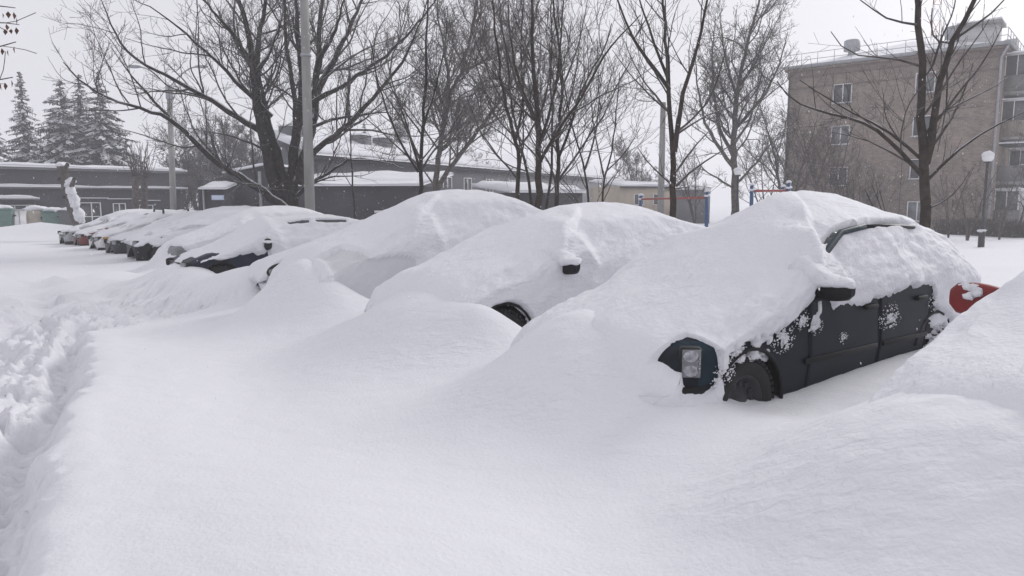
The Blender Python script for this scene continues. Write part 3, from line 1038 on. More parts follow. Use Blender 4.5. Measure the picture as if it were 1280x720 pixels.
def extra_c5(root, p):
    lamp(root, p, -.66, .62, .02, .09, .07); lamp(root, p, .62, .62, .02, .12, .07)
    g = MB()
    for k in range(5): g.box(-.022, .02, -.42, .42, .50 + k * .035, .515 + k * .035)
    g.build('grille', DARK_METAL, root)
    b = MB(); b.ell((-.03, 0, .60), (.01, .045, .045), 14); b.build('badge', CHROME, root, True)
    panel(p, 1.75, 2.35, 1.05, lambda u: 1.28 + .12 * min(1, u * 1.6), .005, 'window', GLASS, root)
    panel(p, 2.45, 3.2, 1.05, 1.40, .005, 'window', GLASS, root)


buried('c5', 'snow_covered_car', 'navy car with dark grille and round black mirror, snow peaked on its windscreen', (.010, .014, .030),
       [(-.1, .62), (.05, .76), (.3, .86), (.8, 1.02), (1.2, 1.22), (1.5, 1.45), (1.65, 1.52), (1.8, 1.46), (2.1, 1.48), (2.6, 1.52), (3.1, 1.50), (3.6, 1.36), (4.1, 1.1), (4.4, .9)],
       mask=mask_c5, mir=dict(x=1.42, z=.97, side=-1, material=BLACK_PLASTIC, cap=dict(hi=.08, lo=.03, inner=.75), tip=1.0, h=.20), wheel_l=True, seed=42, extra=extra_c5)


def mask_c6(x, y, z, ar):
    n = fbm(x * 8 + y * 3, z * 9, 4, 341) * .16
    q = np.hypot((x - .05) / .25, (z - .58) / .16)
    return np.where((y < -.2) & (x < .5), sstep(.7, 1.2, q + n * 3), 1)


buried('c6', 'snow_covered_car', 'thickly snowed up grey car directly behind the navy one', (.20, .20, .21),
       [(-.1, .66), (.05, .80), (.3, .92), (.8, 1.08), (1.3, 1.28), (1.7, 1.46), (2.0, 1.55), (2.4, 1.58), (2.9, 1.57), (3.3, 1.5), (3.8, 1.32), (4.1, 1.15), (4.4, .98)],
       mask=mask_c6, seed=52)


# ---- the farther cars, thinly covered
def thin_car(key, label, col, thick, bare, seed, lampmat=None, p=None, extra=None, wheels=False, amber=False):
    c, root = car_root(key, 'snow_covered_car', label, group='cars thinly covered in snow at the far end of the row')
    p = p or prm()
    PT = paint('car_paint_' + key, col)
    car_body(c, root, p, [PT, BLACK_PLASTIC], lambda ce: np.where(ce[:, 2] < bare.get('black', .36), 1, 0))
    for xc in (WX if wheels else WX[:1]):
        lip = arch_liner(root, xc, -1); lip.build('arch_trim', BLACK_PLASTIC, root, True)
        wheel(root, xc, -1)
    for y in (-.63, .63): 
        o = lamp(root, p, y, .64, .02, .11, .065, 25, lampmat)
        if amber and y < 0:
            a = MB(); a.box(.14, .30, -.838, -.80, .62, .70); a.build('indicator', AMBER, root, False, .02)
    g = MB()
    for k in range(4): g.box(-.02, .02, -.40, .40, .53 + k * .04, .55 + k * .04)
    g.build('grille', DARK_METAL, root)
    ws = panel(p, 1.75, 2.3, 1.03, lambda u: 1.26 + .13 * min(1, u * 1.6), .005, 'window', GLASS, root)
    panel(p, 2.4, 3.2, 1.03, 1.39, .005, 'window', GLASS, root)

    def thin(x, y, z):
        t = thick * (.4 + .6 * sstep(.6, .2, np.abs(y))) * (1 + .6 * fbm(x * 2 + seed, y * 2, 3, seed))
        valley = .10 * np.exp(-((x - 1.35) / .35) ** 2) * (np.abs(y) < .75)
        return np.maximum(.012, t + valley)

    def mask(x, y, z, ar):
        n = fbm(x * 5 + y * 4, z * 6 + y * 2, 4, 400 + seed) * .30
        e = np.interp(x, [0, .3, 1.2, 1.5, 3.3, 4.3], bare['edge'])
        m = sstep(-.04, .04, z - e + n * .5)
        front = sstep(-.04, .04, z - bare.get('front', .62) + n * .6)
        m = np.where(np.abs(y) < .55, np.where(x < .1, front, 1), m)
        hole = sstep(.10, .16, fbm(x * 3 + seed, ar * 3, 4, 430 + seed) - bare.get('hole', .2)) * (z > .6) * (z < 1.22) * (x < 2.6)
        return m * (1 - hole * .95)
    snow_shell(c, root, p, None, mask, thin=thin, seed=seed, rough=.012, nx=120, fine=.8)
    if extra: extra(root, p)


thin_car('c7', 'long snow capped car with a bare black front bumper, far along the row', (.015, .015, .017), .10, dict(edge=[.56, .58, .70, .70, .70, .7], front=.56, hole=.32, black=.6), 3)
thin_car('c8', 'dark car with a black grille half cleared of snow, beside the white car', (.03, .032, .036), .06, dict(edge=[.62, .66, .80, .85, .9, .9], front=.66, hole=.16), 5)


def rack(root, p):
    r = MB()
    for x in (2.05, 2.85):
        r.tube([(x, -.62, 1.56), (x, .62, 1.56)], .018, 8)
        for s in (-1, 1): r.box(x - .03, x + .03, s * .58 - .02, s * .58 + .02, 1.42, 1.55)
    r.build('roof_rack', DARK_METAL, root)


thin_car('c9', 'white car with an amber indicator and roof bars in the far row', (.62, .62, .63), .06, dict(edge=[.70, .72, .74, .55, .5, .5], front=.68, hole=.12), 7, wheels=True, amber=True, extra=rack)
thin_car('c10', 'small red car dusted with snow between white and silver cars', (.16, .04, .04), .06, dict(edge=[.66, .70, .60, .45, .45, .45], front=.62, hole=.3), 9, wheels=True)
thin_car('c11', 'silver car at the far left end of the parked row', (.32, .33, .34), .05, dict(edge=[.66, .72, .74, .60, .5, .5], front=.62, hole=.12), 11, wheels=True)


# ---- the red car at the right edge
def mask_red(x, y, z, ar):
    n = fbm(x * 7, z * 7, 3, 351) * .05
    q = np.abs(z - (1.03 + (x - 1.32) * .56)) - .035
    band = sstep(.012, -.012, q + n * .2) * (y > .3) * (x > 1.55) * (x < 2.0)
    return 1 - band


def extra_red(root, p):
    REDP = bpy.data.materials['snow_covered_car_paint_red']
    pl = MB(); pl.tube([(1.30 + .66 * t, .745 - .125 * t, 1.06 + .345 * t ** .85) for t in np.linspace(0, 1, 12)], .03, 8)
    pl.build('window_pillar', REDP, root, True)
    o = mirror(root, 1.56, 1.03, 1, REDP, tip=1.12, h=.19)
    d = MB()
    for i, (x, y, z, s) in enumerate(((1.53, 1.0, 1.09, .05), (1.51, .95, 1.07, .045), (1.51, .99, 1.045, .04), (1.55, 1.03, 1.10, .04))):
        d.ell((x, y, z + .02), (s * .45, s * .85, s * .55), 12, .5, i)
    d.build('snow_cap', SNOW_CAR, o, True)


buried('red', 'snow_covered_car', 'red car at the right edge, buried except for its red mirror and pillar', (.20, .028, .027),
       [(-.1, .78), (.05, .88), (.3, .95), (.8, 1.06), (1.3, 1.22), (1.7, 1.44), (2.0, 1.62), (2.4, 1.66), (2.9, 1.66), (3.3, 1.6), (3.8, 1.42), (4.1, 1.2), (4.4, .98)],
       mask=mask_red, seed=62, nx=260, fine=1.7, rough=.015, extra=extra_red)


# ------------------------------------------------------------------ trees
class Tubes:
    def __init__(s): s.V, s.Q, s.n = [], [], 0

    def add(s, P, R, k):
        V, Q = tube(P, R, k)
        s.V.append(V); s.Q.append(Q + s.n); s.n += len(V)

    def build(s, name, m, parent):
        if not s.V: return None
        return mesh_obj(name, np.concatenate(s.V), np.concatenate(s.Q), None, m, parent)


class Tree:
    def __init__(s, seed, thick=.03, up=.05, wig=.15, ang=(30, 68), dens=3.0, ratio=(.30, .62), minr=.0035, levels=4, droop=0.0):
        s.r = np.random.default_rng(seed)
        s.thick, s.up, s.wig, s.ang, s.dens, s.ratio, s.minr, s.levels = thick, up, wig, ang, dens, ratio, minr, levels
        s.trunk, s.twig = Tubes(), Tubes()

    def emit(s, P, R):
        k = 10 if R[0] > .10 else 7 if R[0] > .04 else 5 if R[0] > .018 else 3
        (s.trunk if R[0] > s.thick else s.twig).add(P, np.maximum(R, s.minr), k)

    def limb(s, pts, r0, r1, level=1, first=.15, dens=None, lenk=1.0):
        """a limb through given points, then its side branches"""
        P = np.array(pts, float)
        d = np.r_[0, np.cumsum(np.linalg.norm(np.diff(P, axis=0), axis=1))]
        n = max(5, int(d[-1] / .28))
        t = np.linspace(0, d[-1], n)
        Q = np.stack([np.interp(t, d, P[:, i]) for i in range(3)], 1)
        for _ in range(2): Q[1:-1] = (Q[:-2] + 2 * Q[1:-1] + Q[2:]) / 4
        Q[1:] += s.r.normal(0, .018, (n - 1, 3)) * min(1, r0 * 12)
        R = r0 + (r1 - r0) * (t / d[-1]) ** .85
        s.emit(Q, R)
        s.side(Q, R, d[-1], level, first, dens, lenk)

    def side(s, Q, R, L, level, first=.2, dens=None, lenk=1.0):
        if level > s.levels: return
        n = int(round((dens or s.dens) * L * (1 - first) * (1 + .35 * (level - 1))))
        n = max(n, 2)
        fr = np.sort(first + (1 - first) * s.r.random(n))
        for f in fr:
            i = min(int(f * (len(Q) - 1)), len(Q) - 2)
            T = Q[i + 1] - Q[i]; T = T / (np.linalg.norm(T) + 1e-9)
            a = math.radians(s.r.uniform(*s.ang))
            rv = s.r.normal(size=3); rv -= T * (rv @ T); rv /= np.linalg.norm(rv)
            rv[2] += .25
            dirv = T * math.cos(a) + rv * math.sin(a)
            cl = L * s.r.uniform(*s.ratio) * (1.05 - .6 * f) * lenk
            cl = min(max(cl, .22), 3.6 / level ** .6)
            s.grow(Q[i], dirv, cl, min(R[i] * s.r.uniform(.4, .65), .004 + cl * .0105), level)

    def grow(s, p, dirv, L, r, level):
        n = max(3, min(14, int(L / .16)))
        st = L / n
        P = [np.array(p)]
        dv = dirv / np.linalg.norm(dirv)
        for i in range(n):
            dv = dv + s.r.normal(0, s.wig, 3); dv[2] += s.up
            dv /= np.linalg.norm(dv)
            P.append(P[-1] + dv * st)
        P = np.array(P)
        R = np.linspace(r, max(r * .25, s.minr * .8), len(P))
        s.emit(P, R)
        if L > .3: s.side(P, R, L, level + 1, .18)

    def auto(s, base, H, r, lean=(0, 0), stems=1, spread=.5, first=.28):
        b = np.array(base, float)
        for k in range(stems):
            a = s.r.uniform(0, 6.28); h = H * s.r.uniform(.8, 1.0) if k else H
            dx = lean[0] * H + (spread * H * .35 * math.cos(a) if stems > 1 else 0)
            dy = lean[1] * H + (spread * H * .35 * math.sin(a) if stems > 1 else 0)
            pts = [b + np.array([dx * t ** 1.4, dy * t ** 1.4, h * t]) + (s.r.normal(0, .05 * H / 6, 3) * t if t > .1 else 0) for t in (0, .15, .35, .55, .75, 1)]
            s.limb(pts, r / (1 + .25 * (stems - 1)), .012, 1, first)

    def finish(s, name, label, base, group=None, bark=BARK_DARK, twig=TWIG, cat='tree'):
        root = empty(name, (0, 0, 0), 0, label, cat, group)
        root.location = base
        for part, T, m in (('trunk', s.trunk, bark), ('crown', s.twig, twig)):
            o = T.build(part, m, root)
            if o: o.data.transform(Matrix.Translation(-Vector(base)))
        return root


def px_limb(pts, Y, dY=0.0, jit=0.0, r=None):
    """a limb traced in the photograph, reaching dY metres nearer or farther at its tip"""
    n = len(pts)
    return [at(x, y, Y + dY * (i / max(1, n - 1)) ** 1.2) for i, (x, y) in enumerate(pts)]


def ground_pt(px, Y):
    x = (px - 640) / 900 * Y * 1.0
    p = at(px, 260, Y)
    return (p[0], Y, gz(p[0], Y) - .1)


def drop(px, Y, first):
    """foot of a trunk on the snow below the first traced point"""
    f = at(first[0], first[1], Y)
    b = ground_pt(px, Y)
    return [b] if b[2] < f[2] - .1 else []


def traced(seed, Y, limbs, name, label, group, bark, twig, base_px, **kw):
    T = Tree(seed, **kw)
    base = ground_pt(base_px, Y)
    for L in limbs:
        pts, r0, r1, dY = L[:4]
        extra = L[4] if len(L) > 4 else {}
        P = px_limb(pts, Y, dY)
        if extra.get('foot', False): P = [ground_pt(pts[0][0] + extra.get('fx', 0), Y)] + P
        T.limb(P, r0, r1, 1, extra.get('first', .15), extra.get('dens'), extra.get('lenk', 1.0))
    return T.finish(name, label, base, group, bark, twig)


GT = 'bare trees behind the parked cars'
# the big spreading tree
traced(11, 24, [
    ([(356, 268), (340, 218), (328, 171), (319, 117), (315, 70), (309, 31), (297, 0), (285, -60)], 0.245, 0.035, -1, dict(foot=True, first=.35)),
    ([(362, 257), (351, 212), (341, 179), (331, 140), (321, 90), (322, 50), (332, 10), (338, -50)], 0.230, 0.035, 1.5, dict(foot=True, first=.4)),
    ([(366, 262), (366, 220), (367, 189), (374, 150), (378, 100), (372, 40), (368, -40)], 0.245, 0.035, 1.5, dict(foot=True, first=.4)),
    ([(368, 200), (371, 171), (367, 113), (357, 58), (357, 0), (350, -40)], 0.115, 0.021, -2),
    ([(372, 230), (384, 190), (391, 150), (397, 78), (401, 23), (404, -40)], 0.202, 0.035, 1, dict(first=.3)),
    ([(391, 150), (393, 120), (414, 85), (438, 31), (453, 0), (470, -40)], 0.144, 0.021, 2),
    ([(391, 128), (438, 101), (488, 66), (515, 37), (543, 4), (560, -30)], 0.094, 0.010, -2),
    ([(378, 210), (393, 187), (422, 167), (469, 120), (500, 85), (523, 35), (535, 0)], 0.122, 0.014, -3),
    ([(388, 160), (410, 150), (438, 146), (476, 140), (515, 144)], 0.065, 0.008, -2),
    ([(360, 258), (376, 240), (395, 226), (434, 198), (484, 202), (505, 212)], 0.079, 0.010, -3),
    ([(368, 245), (399, 224), (420, 219), (449, 222), (470, 214)], 0.058, 0.008, 2),
    ([(366, 268), (348, 253), (309, 226), (266, 200), (239, 171), (212, 146), (192, 140), (130, 122), (103, 105), (79, 78)], 0.151, 0.013, -4),
    ([(212, 146), (192, 128), (181, 109), (161, 97), (155, 78), (140, 60)], 0.058, 0.008, -1.5),
    ([(329, 166), (309, 154), (278, 134), (235, 109), (204, 93), (165, 72), (146, 51), (134, 16), (125, -5)], 0.115, 0.010, -3),
    ([(340, 146), (325, 130), (309, 117), (270, 74), (235, 47), (212, 23), (188, 8), (160, -5)], 0.094, 0.010, -2),
    ([(338, 190), (310, 178), (285, 168), (262, 165), (232, 160)], 0.050, 0.008, -2),
    ([(316, 80), (290, 40), (262, 10), (240, -20)], 0.086, 0.014, -3),
    ([(330, 140), (318, 116), (300, 80), (285, 60), (258, 52)], 0.043, 0.008, 3),
    ([(321, 90), (340, 60), (352, 20), (362, -20)], 0.086, 0.014, 2),
    ([(397, 78), (420, 40), (432, -10)], 0.086, 0.014, -3),
    ([(404, 100), (440, 70), (470, 55), (512, 40)], 0.043, 0.008, 3),
], 'broadleaf_tree', 'great dark spreading tree with forked trunk and snowy low limbs, behind the concrete pole', GT, BARK_DARK, TWIG, 358, dens=2.3, minr=.0046, levels=4, wig=.12, ratio=(.32, .66), thick=.05)

traced(12, 16.5, [
    ([(525, 241), (527, 187), (531, 117), (533, 31), (535, -30)], 0.066, 0.016, .5, dict(foot=True, first=.3)),
    ([(523, 215), (496, 171), (480, 128), (469, 89), (462, 50)], 0.035, 0.010, -1.5),
    ([(524, 212), (508, 156), (488, 97), (480, 60)], 0.035, 0.010, 1),
    ([(521, 205), (488, 176), (462, 150), (440, 135)], 0.023, 0.008, -1),
    ([(529, 160), (545, 110), (556, 60), (560, 10)], 0.031, 0.008, 1),
    ([(527, 200), (548, 176), (560, 150)], 0.020, 0.008, -1),
], 'broadleaf_tree', 'thin dark tree with stems fanning left, behind the tallest buried car', GT, BARK_DARK, TWIG, 525, dens=2.7, minr=.0035, levels=4, up=.06, wig=.10, ratio=(.34, .70))

traced(13, 30, [
    ([(543, 235), (551, 175), (562, 117), (578, 89), (593, 23), (600, -30)], 0.156, 0.032, 2, dict(foot=True, first=.3)),
    ([(547, 232), (574, 195), (609, 148), (632, 117), (660, 60), (675, 0)], 0.140, 0.024, -2, dict(foot=True, first=.3)),
    ([(560, 125), (562, 101), (555, 58), (547, 23), (545, -20)], 0.086, 0.016, -2),
    ([(578, 89), (600, 80), (640, 50), (650, 20)], 0.070, 0.016, 2),
    ([(600, 160), (640, 140), (690, 130)], 0.055, 0.012, 2),
    ([(540, 228), (520, 200), (500, 190)], 0.039, 0.012, -1),
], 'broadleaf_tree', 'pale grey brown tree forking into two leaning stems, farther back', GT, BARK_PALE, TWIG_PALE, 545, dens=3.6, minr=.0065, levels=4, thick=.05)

traced(14, 22, [([(443, 262), (440, 215), (438, 180), (437, 130), (435, 95)], 0.039, 0.010, 0, dict(foot=True, first=.35))],
       'broadleaf_tree', 'slim straight sapling just right of the concrete pole', GT, BARK_DARK, TWIG, 443, dens=1.7, minr=.006, levels=2)

for i, (pl, Y, lab, bpx) in enumerate([
    ([([(647, 245), (649, 202), (643, 167), (629, 117), (621, 51), (612, -20)], 0.066, 0.016, -.6, dict(foot=True, first=.25)), ([(645, 175), (655, 130), (650, 60), (655, 0)], 0.031, 0.010, 1), ([(643, 170), (620, 150), (606, 120), (590, 60)], 0.023, 0.008, 1)], 15.5, 'dark slender tree at the left end of the clump', 647),
    ([([(674, 255), (673, 195), (670, 124), (664, 39), (664, -30)], 0.098, 0.024, .4, dict(foot=True, first=.25)), ([(672, 185), (690, 140), (700, 70), (705, 0)], 0.039, 0.012, -1), ([(671, 150), (650, 110), (638, 50), (634, -10)], 0.039, 0.012, 1), ([(674, 200), (655, 180), (640, 160)], 0.023, 0.008, -1)], 15, 'thickest trunk of the clump, dark and upright', 674),
    ([([(664, 249), (662, 218), (651, 187), (640, 140), (634, 80), (625, 0)], 0.047, 0.012, 1, dict(foot=True, first=.25)), ([(655, 195), (630, 165), (600, 150)], 0.023, 0.008, -1)], 16.5, 'leaning stem close left of the thickest trunk', 664),
    ([([(682, 253), (690, 225), (691, 167), (688, 97), (690, 30), (688, -20)], 0.043, 0.012, -.5, dict(foot=True, first=.3)), ([(690, 170), (712, 130), (722, 80), (727, 20)], 0.023, 0.008, 1)], 17, 'crooked thin tree with snow on its bent foot', 682),
    ([([(695, 249), (699, 202), (697, 175), (703, 109), (693, 0), (690, -30)], 0.066, 0.016, .5, dict(foot=True, first=.25)), ([(699, 195), (715, 155), (728, 101), (752, 74), (765, 30)], 0.035, 0.010, -1), ([(702, 110), (720, 70), (735, 0)], 0.027, 0.008, 1)], 15.5, 'dark tree at the right end of the clump', 695),
    ([([(736, 245), (732, 218), (728, 195), (715, 160), (705, 110), (700, 60)], 0.035, 0.010, -.5, dict(foot=True, first=.2)), ([(731, 212), (742, 180), (750, 140), (748, 90)], 0.027, 0.008, .5)], 16, 'small open tree forking low, left one of the pair', 736),
    ([([(752, 245), (756, 218), (767, 187), (769, 148), (775, 90)], 0.035, 0.010, .5, dict(foot=True, first=.2)), ([(755, 222), (748, 190), (740, 150), (738, 110)], 0.023, 0.008, -.5), ([(758, 214), (785, 190), (800, 160)], 0.020, 0.008, .5)], 16.5, 'small open tree with wide side twigs, right one of the pair', 752),
]):
    traced(20 + i, Y, pl, 'broadleaf_tree', lab, 'clump of slender bare trees behind the buried cars', BARK_NEAR if i < 5 else BARK_DARK, TWIG, bpx, dens=2.3, minr=.0034, levels=4, up=.05, wig=.10, ang=(32, 66), ratio=(.36, .74))

traced(31, 12.5, [
    ([(843, 258), (843, 233), (842, 195), (837, 136), (835, 78), (829, 0), (826, -40)], 0.078, 0.016, .3, dict(foot=True, first=.3)),
    ([(843, 190), (853, 117), (868, 78), (886, 0), (892, -40)], 0.051, 0.012, -.6),
    ([(837, 112), (810, 74), (787, 47), (771, 0), (766, -30)], 0.039, 0.010, -.6),
    ([(836, 100), (815, 50), (800, 0), (792, -30)], 0.031, 0.010, .6),
    ([(845, 233), (860, 210), (895, 195), (923, 175)], 0.027, 0.006, -.5),
    ([(845, 215), (862, 186), (884, 167), (900, 150)], 0.023, 0.006, .5),
    ([(842, 233), (825, 218), (806, 202), (798, 185)], 0.020, 0.006, -.4),
    ([(844, 236), (870, 232), (890, 235)], 0.016, 0.005, .3),
    ([(843, 170), (868, 150), (900, 135), (925, 130)], 0.023, 0.006, .6),
], 'broadleaf_tree', 'near dark tree with upswept forks between the lamp globe and the clump', GT, BARK_NEAR, TWIG, 843, dens=2.5, minr=.003, levels=4, up=.06, wig=.10, ratio=(.34, .68))

traced(32, 33, [
    ([(919, 255), (917, 175), (921, 117), (927, 86), (938, 39), (950, 0), (955, -30)], 0.203, 0.032, 0, dict(foot=True, first=.3)),
    ([(918, 210), (895, 180), (880, 150), (872, 110), (868, 60)], 0.101, 0.016, -2),
    ([(917, 195), (900, 165), (893, 125), (890, 70), (895, 20)], 0.094, 0.016, 2),
    ([(920, 160), (955, 120), (975, 80), (985, 40)], 0.094, 0.016, 2),
    ([(921, 120), (905, 70), (900, 20)], 0.070, 0.016, -2),
    ([(919, 230), (945, 205), (962, 180), (985, 165)], 0.070, 0.012, -2),
    ([(919, 236), (895, 222), (878, 212), (868, 190)], 0.055, 0.012, -1),
    ([(918, 180), (938, 150), (948, 110), (950, 70)], 0.070, 0.012, 2),
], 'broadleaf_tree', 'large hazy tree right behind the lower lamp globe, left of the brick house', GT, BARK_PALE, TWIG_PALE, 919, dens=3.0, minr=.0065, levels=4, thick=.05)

traced(33, 12.2, [
    ([(1156, 284), (1154, 222), (1152, 155), (1151, 89), (1148, 0), (1146, -40)], .105, .04, 0, dict(foot=True, first=.45, dens=1.2)),
    ([(1157, 205), (1160, 187), (1166, 147), (1182, 75), (1186, 53), (1206, 27), (1220, 0), (1228, -30)], .07, .03, -.5, dict(first=.25)),
    ([(1185, 55), (1211, 36), (1238, 22), (1255, 0)], .03, .010, -.5),
    ([(1186, 53), (1180, 62), (1172, 54), (1162, 62), (1161, 40), (1165, 10)], .02, .008, .3),
    ([(1155, 222), (1131, 195), (1104, 169), (1082, 149), (1042, 144), (1007, 138), (984, 120), (971, 102)], .042, .008, -1),
    ([(1153, 200), (1122, 170), (1086, 149), (1060, 140), (1030, 120), (1000, 100)], .032, .007, .6),
    ([(1154, 215), (1120, 195), (1090, 172), (1060, 168), (1040, 165)], .022, .007, .8),
    ([(1147, 31), (1122, 29), (1095, 22), (1075, 0)], .022, .008, -.5),
    ([(1149, 82), (1127, 69), (1095, 73), (1064, 75), (1044, 60), (1038, 40)], .022, .007, .4),
    ([(1158, 226), (1189, 195), (1220, 169), (1255, 147), (1280, 140)], .034, .008, -.6),
    ([(1160, 190), (1185, 160), (1205, 120), (1216, 80)], .03, .008, .6),
    ([(1158, 262), (1180, 255), (1200, 240), (1212, 215)], .018, .006, -.3),
    ([(1166, 150), (1190, 130), (1230, 118), (1262, 95)], .022, .007, .4),
    ([(1183, 75), (1188, 110), (1180, 150), (1172, 190)], .02, .006, .5),
], 'broadleaf_tree', 'nearest tree, dark trunk rising behind the dark blue car before the brick house', GT, BARK_NEAR, TWIG, 1156, dens=2.6, minr=.0028, levels=4, up=.06, wig=.10, ratio=(.32, .66))

GB = 'shrubs and small trees before the brick house'
for i, (px, Y, H, r, stems, lab) in enumerate([
    (985, 36, 7.5, .14, 2, 'hazy tree at the left corner of the brick house'),
    (1035, 38, 6.6, .10, 3, 'many stemmed bare tree before the middle of the brick house'),
    (1078, 40, 3.6, .06, 4, 'low snow flecked shrub under the upper left windows'),
    (1126, 15, 1.9, .022, 4, 'thin dark bush left of the nearest trunk'),
    (1212, 31, 3.0, .07, 3, 'small tree with crooked stems left of the globe lamp'),
    (1252, 33, 3.2, .06, 3, 'small tree with leaning stems right of the globe lamp'),
    (1275, 36, 6.5, .09, 3, 'bare tree before the balconies at the right edge'),
    (1100, 42, 4.2, .07, 4, 'grey thicket tree low against the brick wall'),
    (958, 38, 5.0, .08, 3, 'thin hazy tree among the playground posts'),
    (870, 40, 5.0, .08, 3, 'thin hazy tree left of the playground bars'),
    (1008, 30, 5.2, .07, 3, 'fine twigged bare tree just right of the playground bars'),
    (1068, 27, 3.0, .04, 5, 'bushy bare shrub showing over the roof of the dark blue car'),
    (1188, 34, 3.6, .05, 4, 'bare shrub right behind the nearest trunk by the hedge'),
    (1048, 43, 3.4, .05, 4, 'bushy grey shrub near the foot of the brick wall'),
]):
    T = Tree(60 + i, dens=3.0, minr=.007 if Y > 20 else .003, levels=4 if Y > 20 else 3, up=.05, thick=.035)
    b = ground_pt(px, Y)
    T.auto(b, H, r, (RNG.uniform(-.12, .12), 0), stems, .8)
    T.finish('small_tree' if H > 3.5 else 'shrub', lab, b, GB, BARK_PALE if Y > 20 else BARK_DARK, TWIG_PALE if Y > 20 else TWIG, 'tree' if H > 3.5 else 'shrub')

for i, (px, Y, H, lab) in enumerate([
    (248, 60, 8.0, 'far hazy tree right of the double armed lamp'),
    (285, 62, 8.6, 'far hazy tree behind the gable roof'),
    (318, 64, 7.6, 'far hazy tree behind the forked trunk'),
    (228, 58, 5.2, 'short hazy tree at the end of the long grey building'),
    (590, 60, 6.0, 'far hazy tree behind the long snowy roof'),
    (800, 62, 6.5, 'far hazy tree behind the beige building'),
]):
    T = Tree(90 + i, dens=3.6, minr=.013, levels=4, up=.04, thick=.06)
    b = ground_pt(px, Y)
    T.auto(b, H, .2, (RNG.uniform(-.1, .1), 0), 3, .7, .2)
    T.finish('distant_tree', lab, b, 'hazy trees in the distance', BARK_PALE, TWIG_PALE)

# pollards and the leaning stump by the long grey building
for i, (px, lab) in enumerate(((169, 'left of the two pollarded trunks with a fan of shoots'), (180, 'right of the two pollarded trunks with a fan of shoots'))):
    Y = 40 + i
    T = Tree(110 + i, dens=.5, minr=.012, levels=2, up=.15, thick=.05)
    b = ground_pt(px, Y); tp = at(px + 1, 222, Y)
    T.limb([b, at(px, 250, Y), tp], .20, .17, 9)
    for k in range(34):
        a = RNG.uniform(-.5, .5)
        T.grow(np.array(tp) + np.array([RNG.uniform(-.2, .2), 0, -.1]), np.array([a, RNG.uniform(-.4, .4), 1]), RNG.uniform(1.0, 2.3), .016, 3)
    T.finish('pollarded_tree', lab, b, 'pollarded trees by the grey building', BARK_PALE, TWIG_PALE)
T = Tree(115, thick=.05)
Y = 31
T.limb([ground_pt(103, Y), at(100, 282, Y), at(92, 260, Y), at(84, 235, Y), at(77, 207, Y)], .27, .20, 9)
for a, b_ in (((86, 240), (93, 224)), ((82, 230), (74, 224)), ((88, 252), (80, 246)), ((80, 216), (84, 205))):
    T.limb([at(*a, Y), at(*b_, Y - .3)], .14, .07, 9)
st = T.finish('tree_stump', 'tall leaning broken trunk plastered with snow, before the grey building', ground_pt(103, Y), None, BARK_PALE, TWIG_PALE)
sm = MB()
base = Vector(ground_pt(103, Y))
pts = [Vector(at(x, y, Y)) - base + Vector((.10, -.12, .08)) for x, y in ((101, 278), (96, 266), (91, 253), (87, 240), (85, 229))]
for q, v in enumerate(pts[:-1]):
    for k in range(7):
        w = v.lerp(pts[q + 1], k / 7); rr = RNG.uniform(.10, .17)
        sm.ell((w.x + RNG.uniform(-.05, .05), w.y, w.z + RNG.uniform(-.04, .04)), (rr, rr, rr * 1.3), 10, .5, q * 7 + k)
sm.ell(tuple(Vector(at(77, 206, Y)) - base), (.26, .24, .12), 12, .3)
sm.ell(tuple(Vector(at(88, 226, Y)) - base), (.2, .2, .14), 12, .3, 3)
sm.build('snow_cap', SNOW_FAR, st, True)


